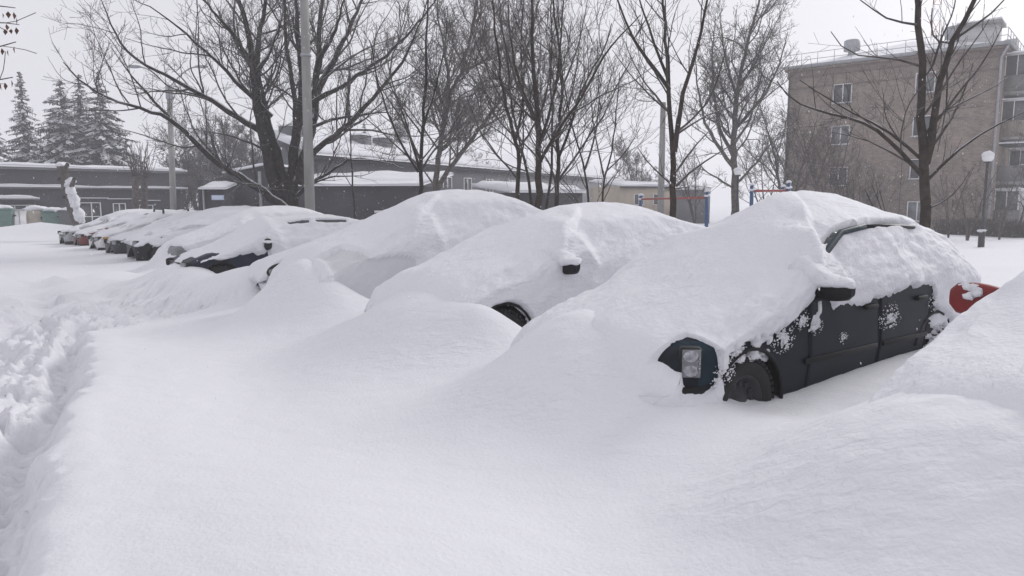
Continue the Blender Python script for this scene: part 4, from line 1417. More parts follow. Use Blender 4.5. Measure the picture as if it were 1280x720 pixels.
# ------------------------------------------------------------------ spruces
def spruce(px, Y, topy, label, wid, seed, group='snowy spruces behind the grey building'):
    r = np.random.default_rng(seed)
    tp = at(px, topy, Y)
    b = (tp[0], Y, gz(tp[0], Y) - .1); H = tp[2] - b[2]
    root = empty('spruce_tree', b, 0, label, 'tree', group)
    tr = MB(); tr.tube([(0, 0, 0), (0, 0, H * .5), (0, 0, H * .99)], [.22, .14, .02], 8); tr.build('trunk', BARK_DARK, root, True)
    V, Q, Vs, Qs = [], [], [], []
    n, ns = 0, 0
    z = H * .10
    while z < H * .99:
        t = z / H
        R = wid * ((1 - t) ** 1.15) + .06
        nb = max(3, int(round(4 + 9 * (1 - t))))
        a0 = r.uniform(0, 6.28)
        for k in range(nb):
            a = a0 + 6.283 * k / nb + r.uniform(-.35, .35)
            L = R * r.uniform(.55, 1.2)
            d = np.array([math.cos(a), math.sin(a), 0]); pe = np.array([-d[1], d[0], 0])
            zc = z + r.uniform(-.18, .18)
            slope = r.uniform(.25, .62) if t < .8 else r.uniform(-.2, .4)
            segs = max(2, int(L / .20))
            wb = (.16 + .17 * min(L, 2.5)) * r.uniform(.8, 1.2)
            snowy = r.random() < .85
            prev = None
            for q in range(segs + 1):
                f = q / segs
                rr = L * f
                c = d * rr + np.array([0, 0, zc - slope * rr + .11 * slope * rr * rr / max(L, .3)])
                w = wb * (.25 + math.sin(math.pi * min(1, f * .8 + .12))) * .8
                # needle sprays: swept forward, hanging at the sides
                for sgn in (-1, 1):
                    for rep_ in range(2):
                        e1 = (d * r.uniform(.5, 1) + pe * sgn * r.uniform(.3, .9)) * w * r.uniform(.7, 1.3) + np.array([0, 0, -r.uniform(.15, .6) * w])
                        e2 = (d * .8 + np.array([0, 0, r.uniform(-.7, .1)])) * .10
                        o = c + pe * r.normal(0, .03)
                        V += [o - e2, o + e1 * .5 - e2 * 1.2, o + e1, o + e1 * .45 + e2]
                        Q.append((n, n + 1, n + 2, n + 3)); n += 4
                hang = np.array([r.normal(0, .06), r.normal(0, .06), -r.uniform(.15, .42) * min(1, .4 + L * .3)])
                V += [c - pe * w * .4, c + pe * w * .4, c + hang + pe * .03, c + hang - pe * .03]
                Q.append((n, n + 1, n + 2, n + 3)); n += 4
                # the snow lying along the bough
                sw = w * r.uniform(.45, .85)
                ring = [c + pe * sw + (0, 0, -.02 - .25 * sw), c + (0, 0, .05 + .10 * sw), c - pe * sw + (0, 0, -.02 - .25 * sw)]
                if snowy and f > .18:
                    Vs += ring
                    if prev is not None and r.random() < .86:
                        Qs += [(prev, prev + 1, ns + 1, ns), (prev + 1, prev + 2, ns + 2, ns + 1)]
                    prev = ns; ns += 3
        z += .20 + .26 * (1 - t)
    mesh_obj('crown', V, Q, None, NEEDLE, root, False)
    tag(mesh_obj('snow', Vs, Qs, None, SNOW_FAR, root, True), kind='stuff')


for a in [
    (-8, 62, 142, 'low spruce cut by the left edge of the picture', 3.4, 1),
    (24, 64, 88, 'slim pointed spruce standing apart at the far left', 3.8, 2),
    (74, 62, 96, 'broad snowy spruce, left of the three standing together', 8.0, 3),
    (98, 66, 92, 'middle one of the three spruces standing together', 6.2, 4),
    (122, 63, 90, 'right one of the three spruces standing together', 6.8, 5),
]: spruce(*a)
for a in [
    (455, 92, 152, 'far hazy spruce behind the snowy hall roof, left one', 4.6, 6),
    (498, 92, 112, 'far hazy spruce behind the snowy hall roof, taller right one', 4.4, 7),
]: spruce(*a, group='far spruces behind the hall')


# ------------------------------------------------------------------ buildings
def bld(name, label, p0, p1, cat='building', group=None, zb=None):
    """an Empty at the left end of a front wall; local x along the wall, y away behind it"""
    a = math.atan2(p1[1] - p0[1], p1[0] - p0[0])
    z = min(gz(*p0[:2]), gz(*p1[:2])) - .25 if zb is None else zb
    o = empty(name, (p0[0], p0[1], z), a, label, cat, group)
    return o, math.hypot(p1[0] - p0[0], p1[1] - p0[1]), z


def box_part(parent, name, m, *b, bevel=0, smooth=False):
    mb = MB(); mb.box(*b); return mb.build(name, m, parent, smooth, bevel)


def snow_slab(parent, x0, x1, y0, y1, z, t=.22, name='roof_snow', z1=None, seed=0, m=None):
    """a soft edged layer of snow on a roof (z1: height at the back edge)"""
    nx, ny = max(8, int((x1 - x0) / .35)), max(5, int((y1 - y0) / .35))
    nx, ny = min(nx, 90), min(ny, 40)
    u = np.linspace(0, 1, nx); v = np.linspace(0, 1, ny)
    U, W = np.meshgrid(u, v, indexing='ij')
    X = x0 + (x1 - x0) * U; Y = y0 + (y1 - y0) * W
    e = np.minimum(np.minimum(U * (x1 - x0), (1 - U) * (x1 - x0)), np.minimum(W * (y1 - y0), (1 - W) * (y1 - y0)))
    base = z + ((z1 - z) * W if z1 is not None else 0)
    Z = base + t * (.45 + .55 * sstep(0, .35, e)) * (1 + .5 * fbm(X * .8 + seed, Y * .8, 3, 7 + seed))
    G = np.stack([X, Y, Z], -1)
    V = G.reshape(-1, 3)
    Q = grid_faces(nx, ny)
    bot = np.stack([X, Y, base + 0 * X], -1).reshape(-1, 3)
    n = len(V)
    rim = []
    for i in range(nx - 1):
        for j in (0, ny - 1): rim.append((i * ny + j, (i + 1) * ny + j, n + (i + 1) * ny + j, n + i * ny + j))
    for j in range(ny - 1):
        for i in (0, nx - 1): rim.append((i * ny + j, i * ny + j + 1, n + i * ny + j + 1, n + i * ny + j))
    return mesh_obj(name, np.vstack([V, bot]), np.vstack([Q, Q[:, ::-1] + n, rim]), None, m or SNOW_FAR, parent)


def window(parent, u0, u1, z0, z1, mull=(), bars=(), y=0.0, sill=True, fm=None, gm=None, snow=True, d=.05):
    f = MB(); w = .055
    f.box(u0, u0 + w, y - d, y + .02, z0, z1); f.box(u1 - w, u1, y - d, y + .02, z0, z1)
    f.box(u0 + w, u1 - w, y - d, y + .02, z0, z0 + w); f.box(u0 + w, u1 - w, y - d, y + .02, z1 - w, z1)
    for m_ in mull: f.box(u0 + m_ * (u1 - u0) - .03, u0 + m_ * (u1 - u0) + .03, y - d + .005, y + .02, z0 + w, z1 - w)
    for (a, b, h) in bars: f.box(u0 + a * (u1 - u0), u0 + b * (u1 - u0), y - d + .008, y + .02, z0 + h * (z1 - z0) - .03, z0 + h * (z1 - z0) + .03)
    o = f.build('window', fm or WHITE_PVC, parent)
    g = MB(); g.box(u0 + w * .6, u1 - w * .6, y - .018, y - .010, z0 + w * .6, z1 - w * .6); g.build('pane', gm or GLASS, o)
    if sill:
        s = MB(); s.box(u0 - .06, u1 + .06, y - .16, y - d - .001, z0 - .05, z0 - .005); s.build('sill', GREY_METAL, o)
        if snow: snow_slab(o, u0 - .06, u1 + .06, y - .17, y - d - .002, z0 - .003, .09, 'sill_snow')
    return o


# long low grey building at the left
pA, pB = ((-40 - 640) / 900 * 43.5, 43.5), ((236 - 640) / 900 * 53, 53)
o, Lw, zb = bld('office_building', 'long low dark grey building with white window frames and a ledge of snow', pA, pB)
zr, zl = 3.65 - zb, 2.36 - zb


def u_of(px, p0, p1):
    """distance along a wall at which a photo column meets it"""
    k = (px - 640) / 900
    dx, dy = p1[0] - p0[0], p1[1] - p0[1]
    t = (k * p0[1] - p0[0]) / (dx - k * dy)
    return t * math.hypot(dx, dy), p0[1] + t * dy


def z_of(py, Y):
    return CAMH + (HZ - py) / 900 * Y


box_part(o, 'wall', DARK_WALL, 0, Lw, 0, 10, 0, zr)
box_part(o, 'parapet', GREY_WALL, -.1, Lw + .1, -.14, -.003, zr - .12, zr + .05)
snow_slab(o, -.12, Lw + .12, -.16, 10, zr + .052, .24)
box_part(o, 'ledge', GREY_WALL, 0, Lw + .02, -.34, -.003, zl, zl + .10)
snow_slab(o, 0, Lw + .02, -.36, -.01, zl + .102, .20, 'ledge_snow')
for i, (a, b_, ty, by, mull, bars) in enumerate(((94, 129, 253, 290, (.66,), ((0, 1, .52),)), (144, 160, 254, 278, (.5,), ()), (176, 194, 256, 270, (.5,), ()))):
    u0, Y0 = u_of(a, pA, pB); u1, Y1 = u_of(b_, pA, pB)
    window(o, u0, u1, z_of(by, Y0) - zb, z_of(ty, Y0) - zb, mull, bars, d=.08)
    hd = MB(); hd.box(u0 - .3, u1 + .5, -.10, -.004, z_of(ty - 5, Y0) - zb, z_of(ty - 5, Y0) - zb + .06); hd.build('lintel', SNOW_FAR, o)
u0, Y0 = u_of(6, pA, pB); u1, _ = u_of(37, pA, pB)
d = box_part(o, 'door', WHITE_PVC, u0, u1, -.08, -.003, 0.1, z_of(263, Y0) - zb)
for k in (0.33, .66): box_part(d, 'door_panel', GREY_WALL, u0 + (u1 - u0) * k - .015, u0 + (u1 - u0) * k + .015, -.09, -.081, .15, z_of(264, Y0) - zb)
ua, _ = u_of(-38, pA, pB); ub, _ = u_of(49, pA, pB)
window(o, ua, u0 - .02, z_of(270, Y0) - zb, z_of(257, Y0) - zb, (.3, .6), (), sill=False)
window(o, u0 + .05, ub, z_of(263, Y0) - zb + .02, z_of(256, Y0) - zb, (.35, .7), (), sill=False)
box_part(o, 'canopy', GREY_WALL, ua, ub, -1.0, -.004, z_of(250, Y0) - zb, z_of(250, Y0) - zb + .10)
snow_slab(o, ua, ub, -1.02, -.02, z_of(250, Y0) - zb + .102, .18, 'canopy_snow')

# dark workshop with gable behind the big tree
pC, pD = at(284, 250, 37)[:2], at(524, 250, 35.5)[:2]
o, Lw, zb = bld('workshop', 'dark low workshop behind the big tree with a snowy sloping roof', pC, pD)
ug, Yg = u_of(336, pC, pD)
z1, z2 = z_of(217, 37) - zb, z_of(208, 37) - zb
zt = z_of(233, 36) - zb
g = MB()
g.add([(0, 0, 0), (ug, 0, 0), (ug, 0, z2), (0, 0, z1), (0, 7, 0), (ug, 7, 0), (ug, 7, z2), (0, 7, z1)],
      [(0, 1, 2, 3), (5, 4, 7, 6), (1, 5, 6, 2), (4, 0, 3, 7), (3, 2, 6, 7)])
g.build('wall', DARK_WALL, o)
box_part(o, 'wall', DARK_WALL, ug + .01, Lw, .3, 7, 0, zt)
rs = snow_slab(o, ug + .02, Lw + .1, .15, 7, zt + .01, .26, z1=zt + .75)
M_ = MB(); n_ = 14
for i in range(n_):
    pass
sl = snow_slab(o, 0, 7.2, -ug - .08, .12, 0, .22, 'roof_snow')
# lay that slab along the sloping gable: local x -> depth, local y -> -along
me = sl.data
co = np.zeros(len(me.vertices) * 3, np.float32); me.vertices.foreach_get('co', co); co = co.reshape(-1, 3)
n3 = np.empty_like(co); n3[:, 0] = -co[:, 1]; n3[:, 1] = co[:, 0] - .15; n3[:, 2] = co[:, 2] + z1 + (z2 - z1) * np.clip(-co[:, 1] / ug, -.05, 1.05) + .01
me.vertices.foreach_set('co', n3.ravel()); me.update(); me.flip_normals()
box_part(o, 'pipe', GREY_METAL, ug - .35, ug - .22, -.16, -.03, .0, z2 - .3)
sg = box_part(o, 'vent_cover', GREY_METAL, u_of(303, pC, pD)[0], u_of(318, pC, pD)[0], -.12, -.004, z_of(262, 37) - zb, z_of(258, 37) - zb)
box_part(o, 'wall_lamp', WHITE_PVC, u_of(468, pC, pD)[0], u_of(476, pC, pD)[0], .10, .297, z_of(266, 36) - zb, z_of(263, 36) - zb)

# small lean-to with the pale blue sign
pE, pF = at(254, 250, 35.4)[:2], at(286, 250, 35.4)[:2]
o2, Lw2, zb2 = bld('shed', 'small dark shed with snow on its flat roof and a pale blue sign', pE, pF)
zs = z_of(237, 35.4) - zb2
box_part(o2, 'wall', DARK_WALL, 0, Lw2 - .02, 0, 1.2, 0, zs)
snow_slab(o2, -.15, Lw2 - .03, -.2, 1.2, zs + .003, .22, z1=zs + .25)
box_part(o2, 'drainpipe', GREY_METAL, .02, .10, -.12, -.02, 0, zs - .02)
box_part(o2, 'chimney', DARK_WALL, -.28, -.02, .1, .8, 0, zs + .45)
# sign of the shed: a pale board with a row of unreadable blue letters, as small as in the photograph
SIGNB = mat('sign_board', (0.60, 0.68, 0.86), 0.5)
SIGNL = mat('sign_letters', (0.80, 0.83, 0.90), 0.5)
s0, s1 = u_of(268, pE, pF)[0], u_of(283, pE, pF)[0]
sb = box_part(o2, 'sign', SIGNB, s0, s1, -.06, -.004, z_of(250, 35.4) - zb2, z_of(244, 35.4) - zb2)
lt = MB(); zz0, zz1 = z_of(249, 35.4) - zb2, z_of(245.4, 35.4) - zb2
for k in range(5):
    xa = s0 + .05 + k * (s1 - s0 - .1) / 5
    lt.box(xa, xa + .03, -.068, -.061, zz0, zz1); lt.box(xa + .03, xa + .08, -.068, -.061, zz1 - .03, zz1)
lt.build('lettering', SIGNL, sb)

# long hall with the wide snowy roof
pG, pH = at(392, 250, 41)[:2], at(772, 250, 90)[:2]
o, Lw, zb = bld('hall', 'long grey hall receding to the right under a wide white roof', pG, pH)
ze = 4.15 - zb
box_part(o, 'wall', GREY_WALL, 0, Lw, 0, 4.2, 0, ze)
box_part(o, 'fascia', DARK_WALL, -.2, Lw + .2, -.25, -.003, ze - .25, ze)
snow_slab(o, -.3, Lw + .3, -.35, 4.6, ze + .01, .30, z1=ze + 1.7)
for i, px in enumerate((492, 518, 410)):
    u, Yy = u_of(px, pG, pH)
    v = MB(); v.box(u - .5, u + .5, 2.0, 3.0, ze + .6, ze + 1.75); vo = v.build('roof_vent', GREY_WALL, o)
    snow_slab(vo, u - .55, u + .55, 1.95, 3.05, ze + 1.752, .15, 'vent_snow')
for px in (560, 585, 612, 640, 668, 700):
    u, Yy = u_of(px, pG, pH)
    window(o, u - .6, u + .6, ze - 1.9, ze - .8, (.5,), (), sill=False, d=.04)

# a low snow roofed shed in front of the hall, right of the clump
pI, pJ = at(640, 250, 34)[:2], at(728, 250, 36)[:2]
o, Lw, zb = bld('garage', 'low grey garage under thick snow behind the slender clump', pI, pJ)
zz = z_of(241, 34) - zb
box_part(o, 'wall', DARK_WALL, 0, Lw, 0, 4, 0, zz)
snow_slab(o, -.1, Lw + .1, -.15, 4, zz + .003, .3, z1=zz + .35)

# the steep gable roof behind the tree
pK, pL = at(336, 250, 56)[:2], at(366, 250, 56)[:2]
o, Lw, zb = bld('gabled_house', 'narrow house with a steep grey gable seen between the trunks of the big tree', pK, pL)
zw, zp = z_of(200, 56) - zb, z_of(163, 56) - zb
g = MB(); w2 = Lw / 2
g.add([(0, 0, 0), (Lw, 0, 0), (Lw, 0, zw), (w2 * .8, 0, zp), (0, 0, zw), (0, 5, 0), (Lw, 5, 0), (Lw, 5, zw), (w2 * .8, 5, zp), (0, 5, zw)],
      [(0, 1, 2, 4), (6, 5, 9, 7), (5, 0, 4, 9), (1, 6, 7, 2)], [(4, 2, 3), (9, 8, 7)])
g.build('wall', GREY_WALL, o)
rf = MB()
rf.add([(-.1, -.1, zw - .05), (w2 * .8, -.1, zp + .12), (w2 * .8, 5.1, zp + .12), (-.1, 5.1, zw - .05), (Lw + .1, -.1, zw - .05), (Lw + .1, 5.1, zw - .05)],
       [(0, 1, 2, 3), (1, 4, 5, 2)])
rfo = rf.build('roof', DARK_METAL, o)
so = rfo.modifiers.new('thick', 'SOLIDIFY'); so.thickness = .1

# beige building
pM, pN = at(776, 250, 58)[:2], at(864, 250, 60)[:2]
o, Lw, zb = bld('beige_building', 'low beige building beyond the pale concrete pole', pM, pN)
zz = z_of(233, 58) - zb
box_part(o, 'wall', BEIGE_WALL, 0, Lw * .70, 0, 6, 0, zz)
box_part(o, 'wall', GREY_WALL, Lw * .70 + .01, Lw + 2.2, .6, 6, 0, zz - .25)
box_part(o, 'fascia', DARK_WALL, -.1, Lw * .70 + .1, -.15, -.003, zz - .14, zz)
snow_slab(o, -.1, Lw * .70 + .1, -.2, 6, zz + .003, .25, z1=zz + .5)
snow_slab(o, Lw * .70 + .12, Lw + 2.2, .5, 6, zz - .248, .22, z1=zz + .6)
for k in (.18, .45): window(o, Lw * k, Lw * k + .9, zz - 1.5, zz - .6, (.5,), (), sill=False)

# the brick apartment house
PALE = mat('pale_render', (0.5, 0.5, 0.5), 0.9, 0.1, 2)
pR, pS = (20.3, 54.3), (30.2, 45.7)
o, Lw, zb = bld('apartment_house', 'four storey beige brick apartment house with balconies and roof railing', pR, pS, zb=-1.0)
zr = 11.2 - zb
DEP = 42.0
box_part(o, 'wall', BRICK, 0, Lw, 0, DEP, 0, zr - .75)
box_part(o, 'cornice', BRICK_DARK, -.06, Lw + .06, -.06, DEP, zr - .748, zr - .28)
box_part(o, 'cornice', BRICK, -.22, Lw + .22, -.22, DEP, zr - .278, zr - .05)
box_part(o, 'belt_course', BRICK_DARK, -.02, Lw + .02, -.035, -.003, zr - 1.55, zr - 1.42)
# roof: low hipped, white with snow
rf = MB()
rf.add([(-.35, -.35, zr - .048), (Lw + .35, -.35, zr - .048), (Lw + .35, DEP, zr - .048), (-.35, DEP, zr - .048), (Lw / 2, 6.5, zr + 2.05), (Lw / 2, DEP, zr + 2.05)],
       [(1, 2, 5, 4), (3, 0, 4, 5)], [(0, 1, 4), (2, 3, 5)])
ro = rf.build('roof', SNOW_FAR, o)
eb = MB(); eb.box(-.40, Lw + .40, -.40, -.36, zr - .14, zr + .08); eb.box(Lw + .36, Lw + .40, -.359, DEP, zr - .14, zr + .08); eb.build('gutter', GREY_METAL, ro)
# railing
rl = MB()
for h in (.45, .9):
    rl.tube([(-.2, -.15, zr + h), (Lw + .2, -.15, zr + h)], .022, 5); rl.tube([(Lw + .2, -.15, zr + h), (Lw + .2, DEP, zr + h)], .022, 5)
for k in range(13): rl.tube([(-.2 + k * (Lw + .4) / 12, -.15, zr - .02), (-.2 + k * (Lw + .4) / 12, -.15, zr + .9)], .022, 5)
for k in range(1, 36): rl.tube([(Lw + .2, -.15 + k * 1.2, zr - .02), (Lw + .2, -.15 + k * 1.2, zr + .9)], .022, 5)
rl.build('railing', GREY_METAL, o)
for (u, v, r_) in ((3.4, 3.0, .55), (9.9, 3.2, .62)):
    vm = MB(); vm.lathe([(.25, zr + .1), (.25, zr + 1.2), (r_, zr + 1.25), (r_, zr + 1.95), (r_ * .8, zr + 2.02), (.01, zr + 2.05)], 20, Matrix.Translation((u, v, 0)))
    vm.build('roof_vent', GREY_METAL, o)
cm = MB(); cm.box(10.3, 12.4, 2.4, 4.2, zr + .2, zr + 1.75); co_ = cm.build('chimney', PALE, o)
cc = MB(); cc.box(10.1, 12.6, 2.2, 4.4, zr + 1.752, zr + 1.95); cc.build('chimney_cap', CONCRETE, co_)
snow_slab(co_, 10.1, 12.6, 2.2, 4.4, zr + 1.953, .18, 'chimney_snow')
cm = MB(); cm.box(12.3, 13.0, 6.4, 7.4, zr + .1, zr + 1.35); cm.build('chimney', PALE, o)
# drainpipe at the corner
dp = MB(); dp.tube([(Lw + .3, -.3, zr - .15), (Lw - .05, -.14, zr - .85), (Lw - .05, -.14, .5)], .07, 8); dp.build('drainpipe', GREY_METAL, o)
gp = MB(); gp.tube([(.12, -.1, zr - .8), (.12, -.1, .5)], .05, 6); gp.tube([(7.9, -.06, zr - 4.2), (7.9, -.06, 1.0)], .02, 5); gp.build('cable', DARK_METAL, o)
CURT = mat('curtain_glass', (0.16, 0.17, 0.18), 0.2, 0.5, 1.4)
for px, wd, py_list in ((1043, 1.25, (121, 171, 221, 268)), (1143, 1.15, (108, 160, 212, 264))):
    u, Yw = u_of(px, pR, pS)
    for i, py in enumerate(py_list):
        zc = z_of(py, Yw) - zb
        window(o, u - wd / 2, u + wd / 2, zc - .66, zc + .66, (.52,), (), gm=CURT if (i + px) % 3 == 0 else GLASS, d=.07)
PANEL = mat('balcony_panel', (0.15, 0.145, 0.14), 0.8, 0.3, 1.2)
PANEL_G = mat('green_balcony', (0.20, 0.30, 0.24), 0.8, 0.2, 1.2)
PLANK = mat('balcony_planks', (0.24, 0.20, 0.17), 0.85, 0.35, 3, stretch=(6, 6, .3))
# windows along the receding facade and the stacks of balconies
for j, (v0, v1, pm) in enumerate(((1.2, 4.2, PANEL), (6.2, 9.4, PANEL_G), (14.0, 17.2, PANEL), (21.0, 24.0, PANEL_G))):
    for i in range(4):
        zf = zr - 2.05 - 2.8 * i - .75
        b = MB(); x0, x1 = Lw + .003, Lw + 1.35
        b.box(x0, x1, v0, v1, zf - .18, zf)
        bo = b.build('balcony', CONCRETE, o)
        pn = MB()
        pn.box(x1 - .05, x1, v0, v1, zf + .002, zf + 1.0); pn.box(x0, x1 - .051, v0, v0 + .05, zf + .002, zf + 1.0); pn.box(x0, x1 - .051, v1 - .05, v1, zf + .002, zf + 1.0)
        pn.build('balcony_front', [pm, PLANK, pm, PANEL][(i + j) % 4], bo)
        if (i + j) % 3 != 2:
            fr = MB()
            for k in range(6):
                yy = v0 + .03 + k * (v1 - v0 - .06) / 5
                fr.box(x1 - .05, x1 - .005, yy - .03, yy + .03, zf + 1.003, zf + 2.2)
            for k in range(3): fr.box(x0 + k * .62, x0 + k * .62 + .05, v0 + .01, v0 + .05, zf + 1.003, zf + 2.2)
            fr.box(x0, x1, v0, v1, zf + 2.203, zf + 2.3)
            fr.build('balcony_glazing', WHITE_PVC, bo)
            gl = MB(); gl.box(x1 - .03, x1 - .02, v0 + .04, v1 - .04, zf + 1.01, zf + 2.19); gl.box(x0, x1 - .06, v0 + .025, v0 + .035, zf + 1.01, zf + 2.19); gl.build('pane', GLASS, bo)
            snow_slab(bo, x0, x1 + .08, v0 - .08, v1 + .08, zf + 2.303, .16, 'balcony_snow', seed=i + j)
        else:
            snow_slab(bo, x1 - .10, x1 + .05, v0 - .02, v1 + .02, zf + 1.003, .22, 'balcony_snow', seed=i)
            hd = MB(); hd.box(x0, x1, v0, v1, zf + 2.3, zf + 2.38); hd.build('balcony_roof', DARK_METAL, bo)
            snow_slab(bo, x0, x1 + .05, v0 - .05, v1 + .05, zf + 2.383, .25, 'balcony_snow', seed=i + 5)
# mast on the roof, red and white
mroot = empty('roof_mast', at(1166, 52, 60), 0, 'thin red and white lattice mast rising beyond the brick house roof', 'mast')
mroot.location.z -= 2.0
for k in range(6):
    mm = MB()
    for sx, sy in ((-.3, -.3), (.3, -.3), (0, .3)): mm.tube([(sx, sy, k * 1.2), (sx, sy, k * 1.2 + 1.2)], .03, 5)
    mm.tube([(-.3, -.3, k * 1.2), (.3, -.3, k * 1.2 + 1.2)], .018, 4); mm.tube([(.3, -.3, k * 1.2), (-.3, -.3, k * 1.2 + 1.2)], .018, 4)
    mm.tube([(-.3, -.3, k * 1.2), (.3, -.3, k * 1.2)], .018, 4)
    mm.build('mast_section', RED_PAINT if k % 2 == 0 else WHITE_PVC, mroot)

# low hedge at the foot of the brick house
hr = np.random.default_rng(5)
hb = Tubes()
h0, h1 = at(1172, 290, 37), at(1330, 290, 34)
for k in range(1500):
    t = hr.random(); b = np.array(h0) * (1 - t) + np.array(h1) * t
    b[2] = gz(b[0], b[1]) - .1; b[1] += hr.uniform(-.3, .3)
    d = np.array([hr.normal(0, .25), hr.normal(0, .2), 1.0]) * hr.uniform(.5, 1.0)
    hb.add(np.array([b, b + d * .5 + hr.normal(0, .05, 3), b + d]), np.array([.02, .015, .01]), 3)
tag(hb.build('hedge', BARK_PALE, None), 'low brown leafless hedge along the foot of the brick house', 'hedge')


# ------------------------------------------------------------------ poles, lamps, posts
def tapered_pole(name, label, px_top, py_top, px_bot, Y, r0, r1, m, cat='utility pole', square=False):
    b = ground_pt(px_bot, Y); tp = at(px_top, py_top, Y)
    o = empty(name, b, 0, label, cat)
    s = MB(); rel = np.array(tp) - np.array(b)
    s.tube([(0, 0, 0), tuple(rel * .5), tuple(rel)], [r0, (r0 + r1) / 2, r1], 4 if square else 16)
    so_ = s.build('shaft', m, o, not square, 0.02 if square else 0)
    return o, rel


o, rel = tapered_pole('utility_pole', 'tall pale concrete pole standing before the big spreading tree', 378, -90, 387, 21.5, .155, .115, CONCRETE)
bn = MB(); bn.lathe([(.15, 0), (.16, .01), (.16, .07), (.15, .08)], 16, Matrix.Translation(tuple(rel * .62))); bn.build('clamp_band', GREY_METAL, o)
o, rel = tapered_pole('utility_pole', 'far pale concrete pole left of the upswept dark tree', 829, 128, 826, 34, .17, .12, CONCRETE)

# street lamp with two curved arms
o, rel = tapered_pole('street_lamp', 'tall concrete lamp post with two curved arms over the grey building', 212, 122, 216, 36, .16, .12, CONCRETE, 'street lamp')
cp = MB(); cp.lathe([(.13, -.1), (.17, -.08), (.17, .55), (.10, .6), (.01, .62)], 12, Matrix.Translation(tuple(rel))); cp.build('post_head', GREY_METAL, o)
for (dx, name) in ((-1, 'arm'), (1, 'arm')):
    a = MB(); P = [rel + np.array([dx * t * 1.35, 0, .45 + 1.0 * math.sin(t * 1.5)]) for t in np.linspace(0, 1, 10)]
    a.tube([tuple(q) for q in P], .035, 6); ao = a.build('lamp_arm', GREY_METAL, o, True)
    hd = MB(); e = P[-1]
    hd.ell(tuple(e + np.array([dx * .28, 0, .02])), (.36, .13, .08), 12); hd.build('lamp_head', GREY_METAL, ao, True)


def globe_lamp(px, Y, pg, rad, label):
    b = ground_pt(px, Y); g = at(px, pg, Y); h = g[2] - b[2]
    o = empty('globe_lamp', b, 0, label, 'street lamp', 'globe lamps by the playground')
    s = MB(); s.lathe([(.11, 0), (.11, .62), (.075, .66), (.075, .75), (.10, .77), (.10, .82), (.05, .86), (.042, h - rad - .02), (.11, h - rad), (.11, h - rad + .05)], 16)
    s.build('lamp_post', DARK_METAL, o, False)
    gl = MB(); gl.ell((0, 0, h), (rad, rad, rad), 22); go = gl.build('globe', WHITE_GLOBE, o, True)
    sn = MB(); sn.ell((0, 0, h + rad * .45), (rad * 1.02, rad * 1.02, rad * .72), 18, .12, 4); sn.build('snow_cap', SNOW_FAR, go, True)
    sc2 = MB(); sc2.ell((0, 0, .70), (.14, .14, .07), 12, .3, 2); sc2.build('snow_ring', SNOW_FAR, o, True)


globe_lamp(1230, 26.5, 196.5, .19, 'slender dark lamp post with a snow capped white globe, right of the nearest trunk')
globe_lamp(921, 29, 215, .16, 'lamp with white globe before the large hazy tree')

# playground bars: blue posts with red rails
def bars(label, posts, rails, Y):
    b = ground_pt(posts[0][0], Y)
    o = empty('exercise_bars', b, 0, label, 'exercise bars', 'blue and red exercise bars')
    for (px, ty, dy) in posts:
        f = np.array(ground_pt(px, Y + dy)) - np.array(b); t = np.array(at(px, ty, Y + dy)) - np.array(b)
        p_ = MB(); p_.tube([tuple(f), tuple(t)], .062, 12); po = p_.build('post', BLUE_PAINT, o, True)
        ring = MB(); ring.ell(tuple(f + (t - f) * .93), (.10, .10, .05), 12, .3, 3); ring.ell(tuple(t + np.array([0, 0, .01])), (.085, .085, .05), 12, .3, 1); ring.build('snow_cap', SNOW_FAR, po, True)
    for (a, b2, ay, by, da, db) in rails:
        r_ = MB(); r_.tube([tuple(np.array(at(a, ay, Y + da)) - np.array(b)), tuple(np.array(at(b2, by, Y + db)) - np.array(b))], .035, 8); r_.build('rail', RED_PAINT, o, True)


bars('pair of blue posts with red rails showing over the dark blue car', [(940, 231, 0), (986, 228, 0), (979, 233, 2)], [(940, 986, 239, 238, 0, 0), (943, 980, 238, 239, 1.0, 2)], 24)
bars('single blue post with one red rail left of the hazy tree', [(884, 239, 0), (801, 244, 3)], [(884, 800, 247, 249, 0, 3)], 24)

# bins before the grey building
def bin_(px, Y, w, hgt, m, label, lid_m, rnd):
    b = ground_pt(px, Y)
    o = empty('waste_bin', b, math.radians(25), label, 'bin', 'bins before the grey building')
    s = MB()
    if rnd: s.lathe([(w * .42, 0), (w * .5, .1), (w * .5, hgt * .85), (w * .44, hgt), (.01, hgt + .03)], 20)
    else:
        s.add([(-w * .42, -w * .38, 0), (w * .42, -w * .38, 0), (w * .42, w * .38, 0), (-w * .42, w * .38, 0), (-w * .5, -w * .45, hgt), (w * .5, -w * .45, hgt), (w * .5, w * .45, hgt), (-w * .5, w * .45, hgt)],
              [(0, 3, 2, 1), (4, 5, 6, 7), (0, 1, 5, 4), (1, 2, 6, 5), (2, 3, 7, 6), (3, 0, 4, 7)])
    s.build('bin_body', m, o, rnd, 0 if rnd else .03)
    if not rnd:
        l = MB(); l.box(-w * .53, w * .53, -w * .48, w * .48, hgt + .002, hgt + .10); l.build('lid', lid_m, o, False, .03)
        for s_ in (-1, 1): box_part(o, 'handle', DARK_METAL, s_ * w * .55 - .03, s_ * w * .55 + .03, -.2, .2, hgt * .75, hgt * .82)
    sn = MB(); sn.ell((0, 0, hgt + .10), (w * .52, w * .47, .17), 18, .2, int(px)); sn.build('snow_cap', SNOW_FAR, o, True)


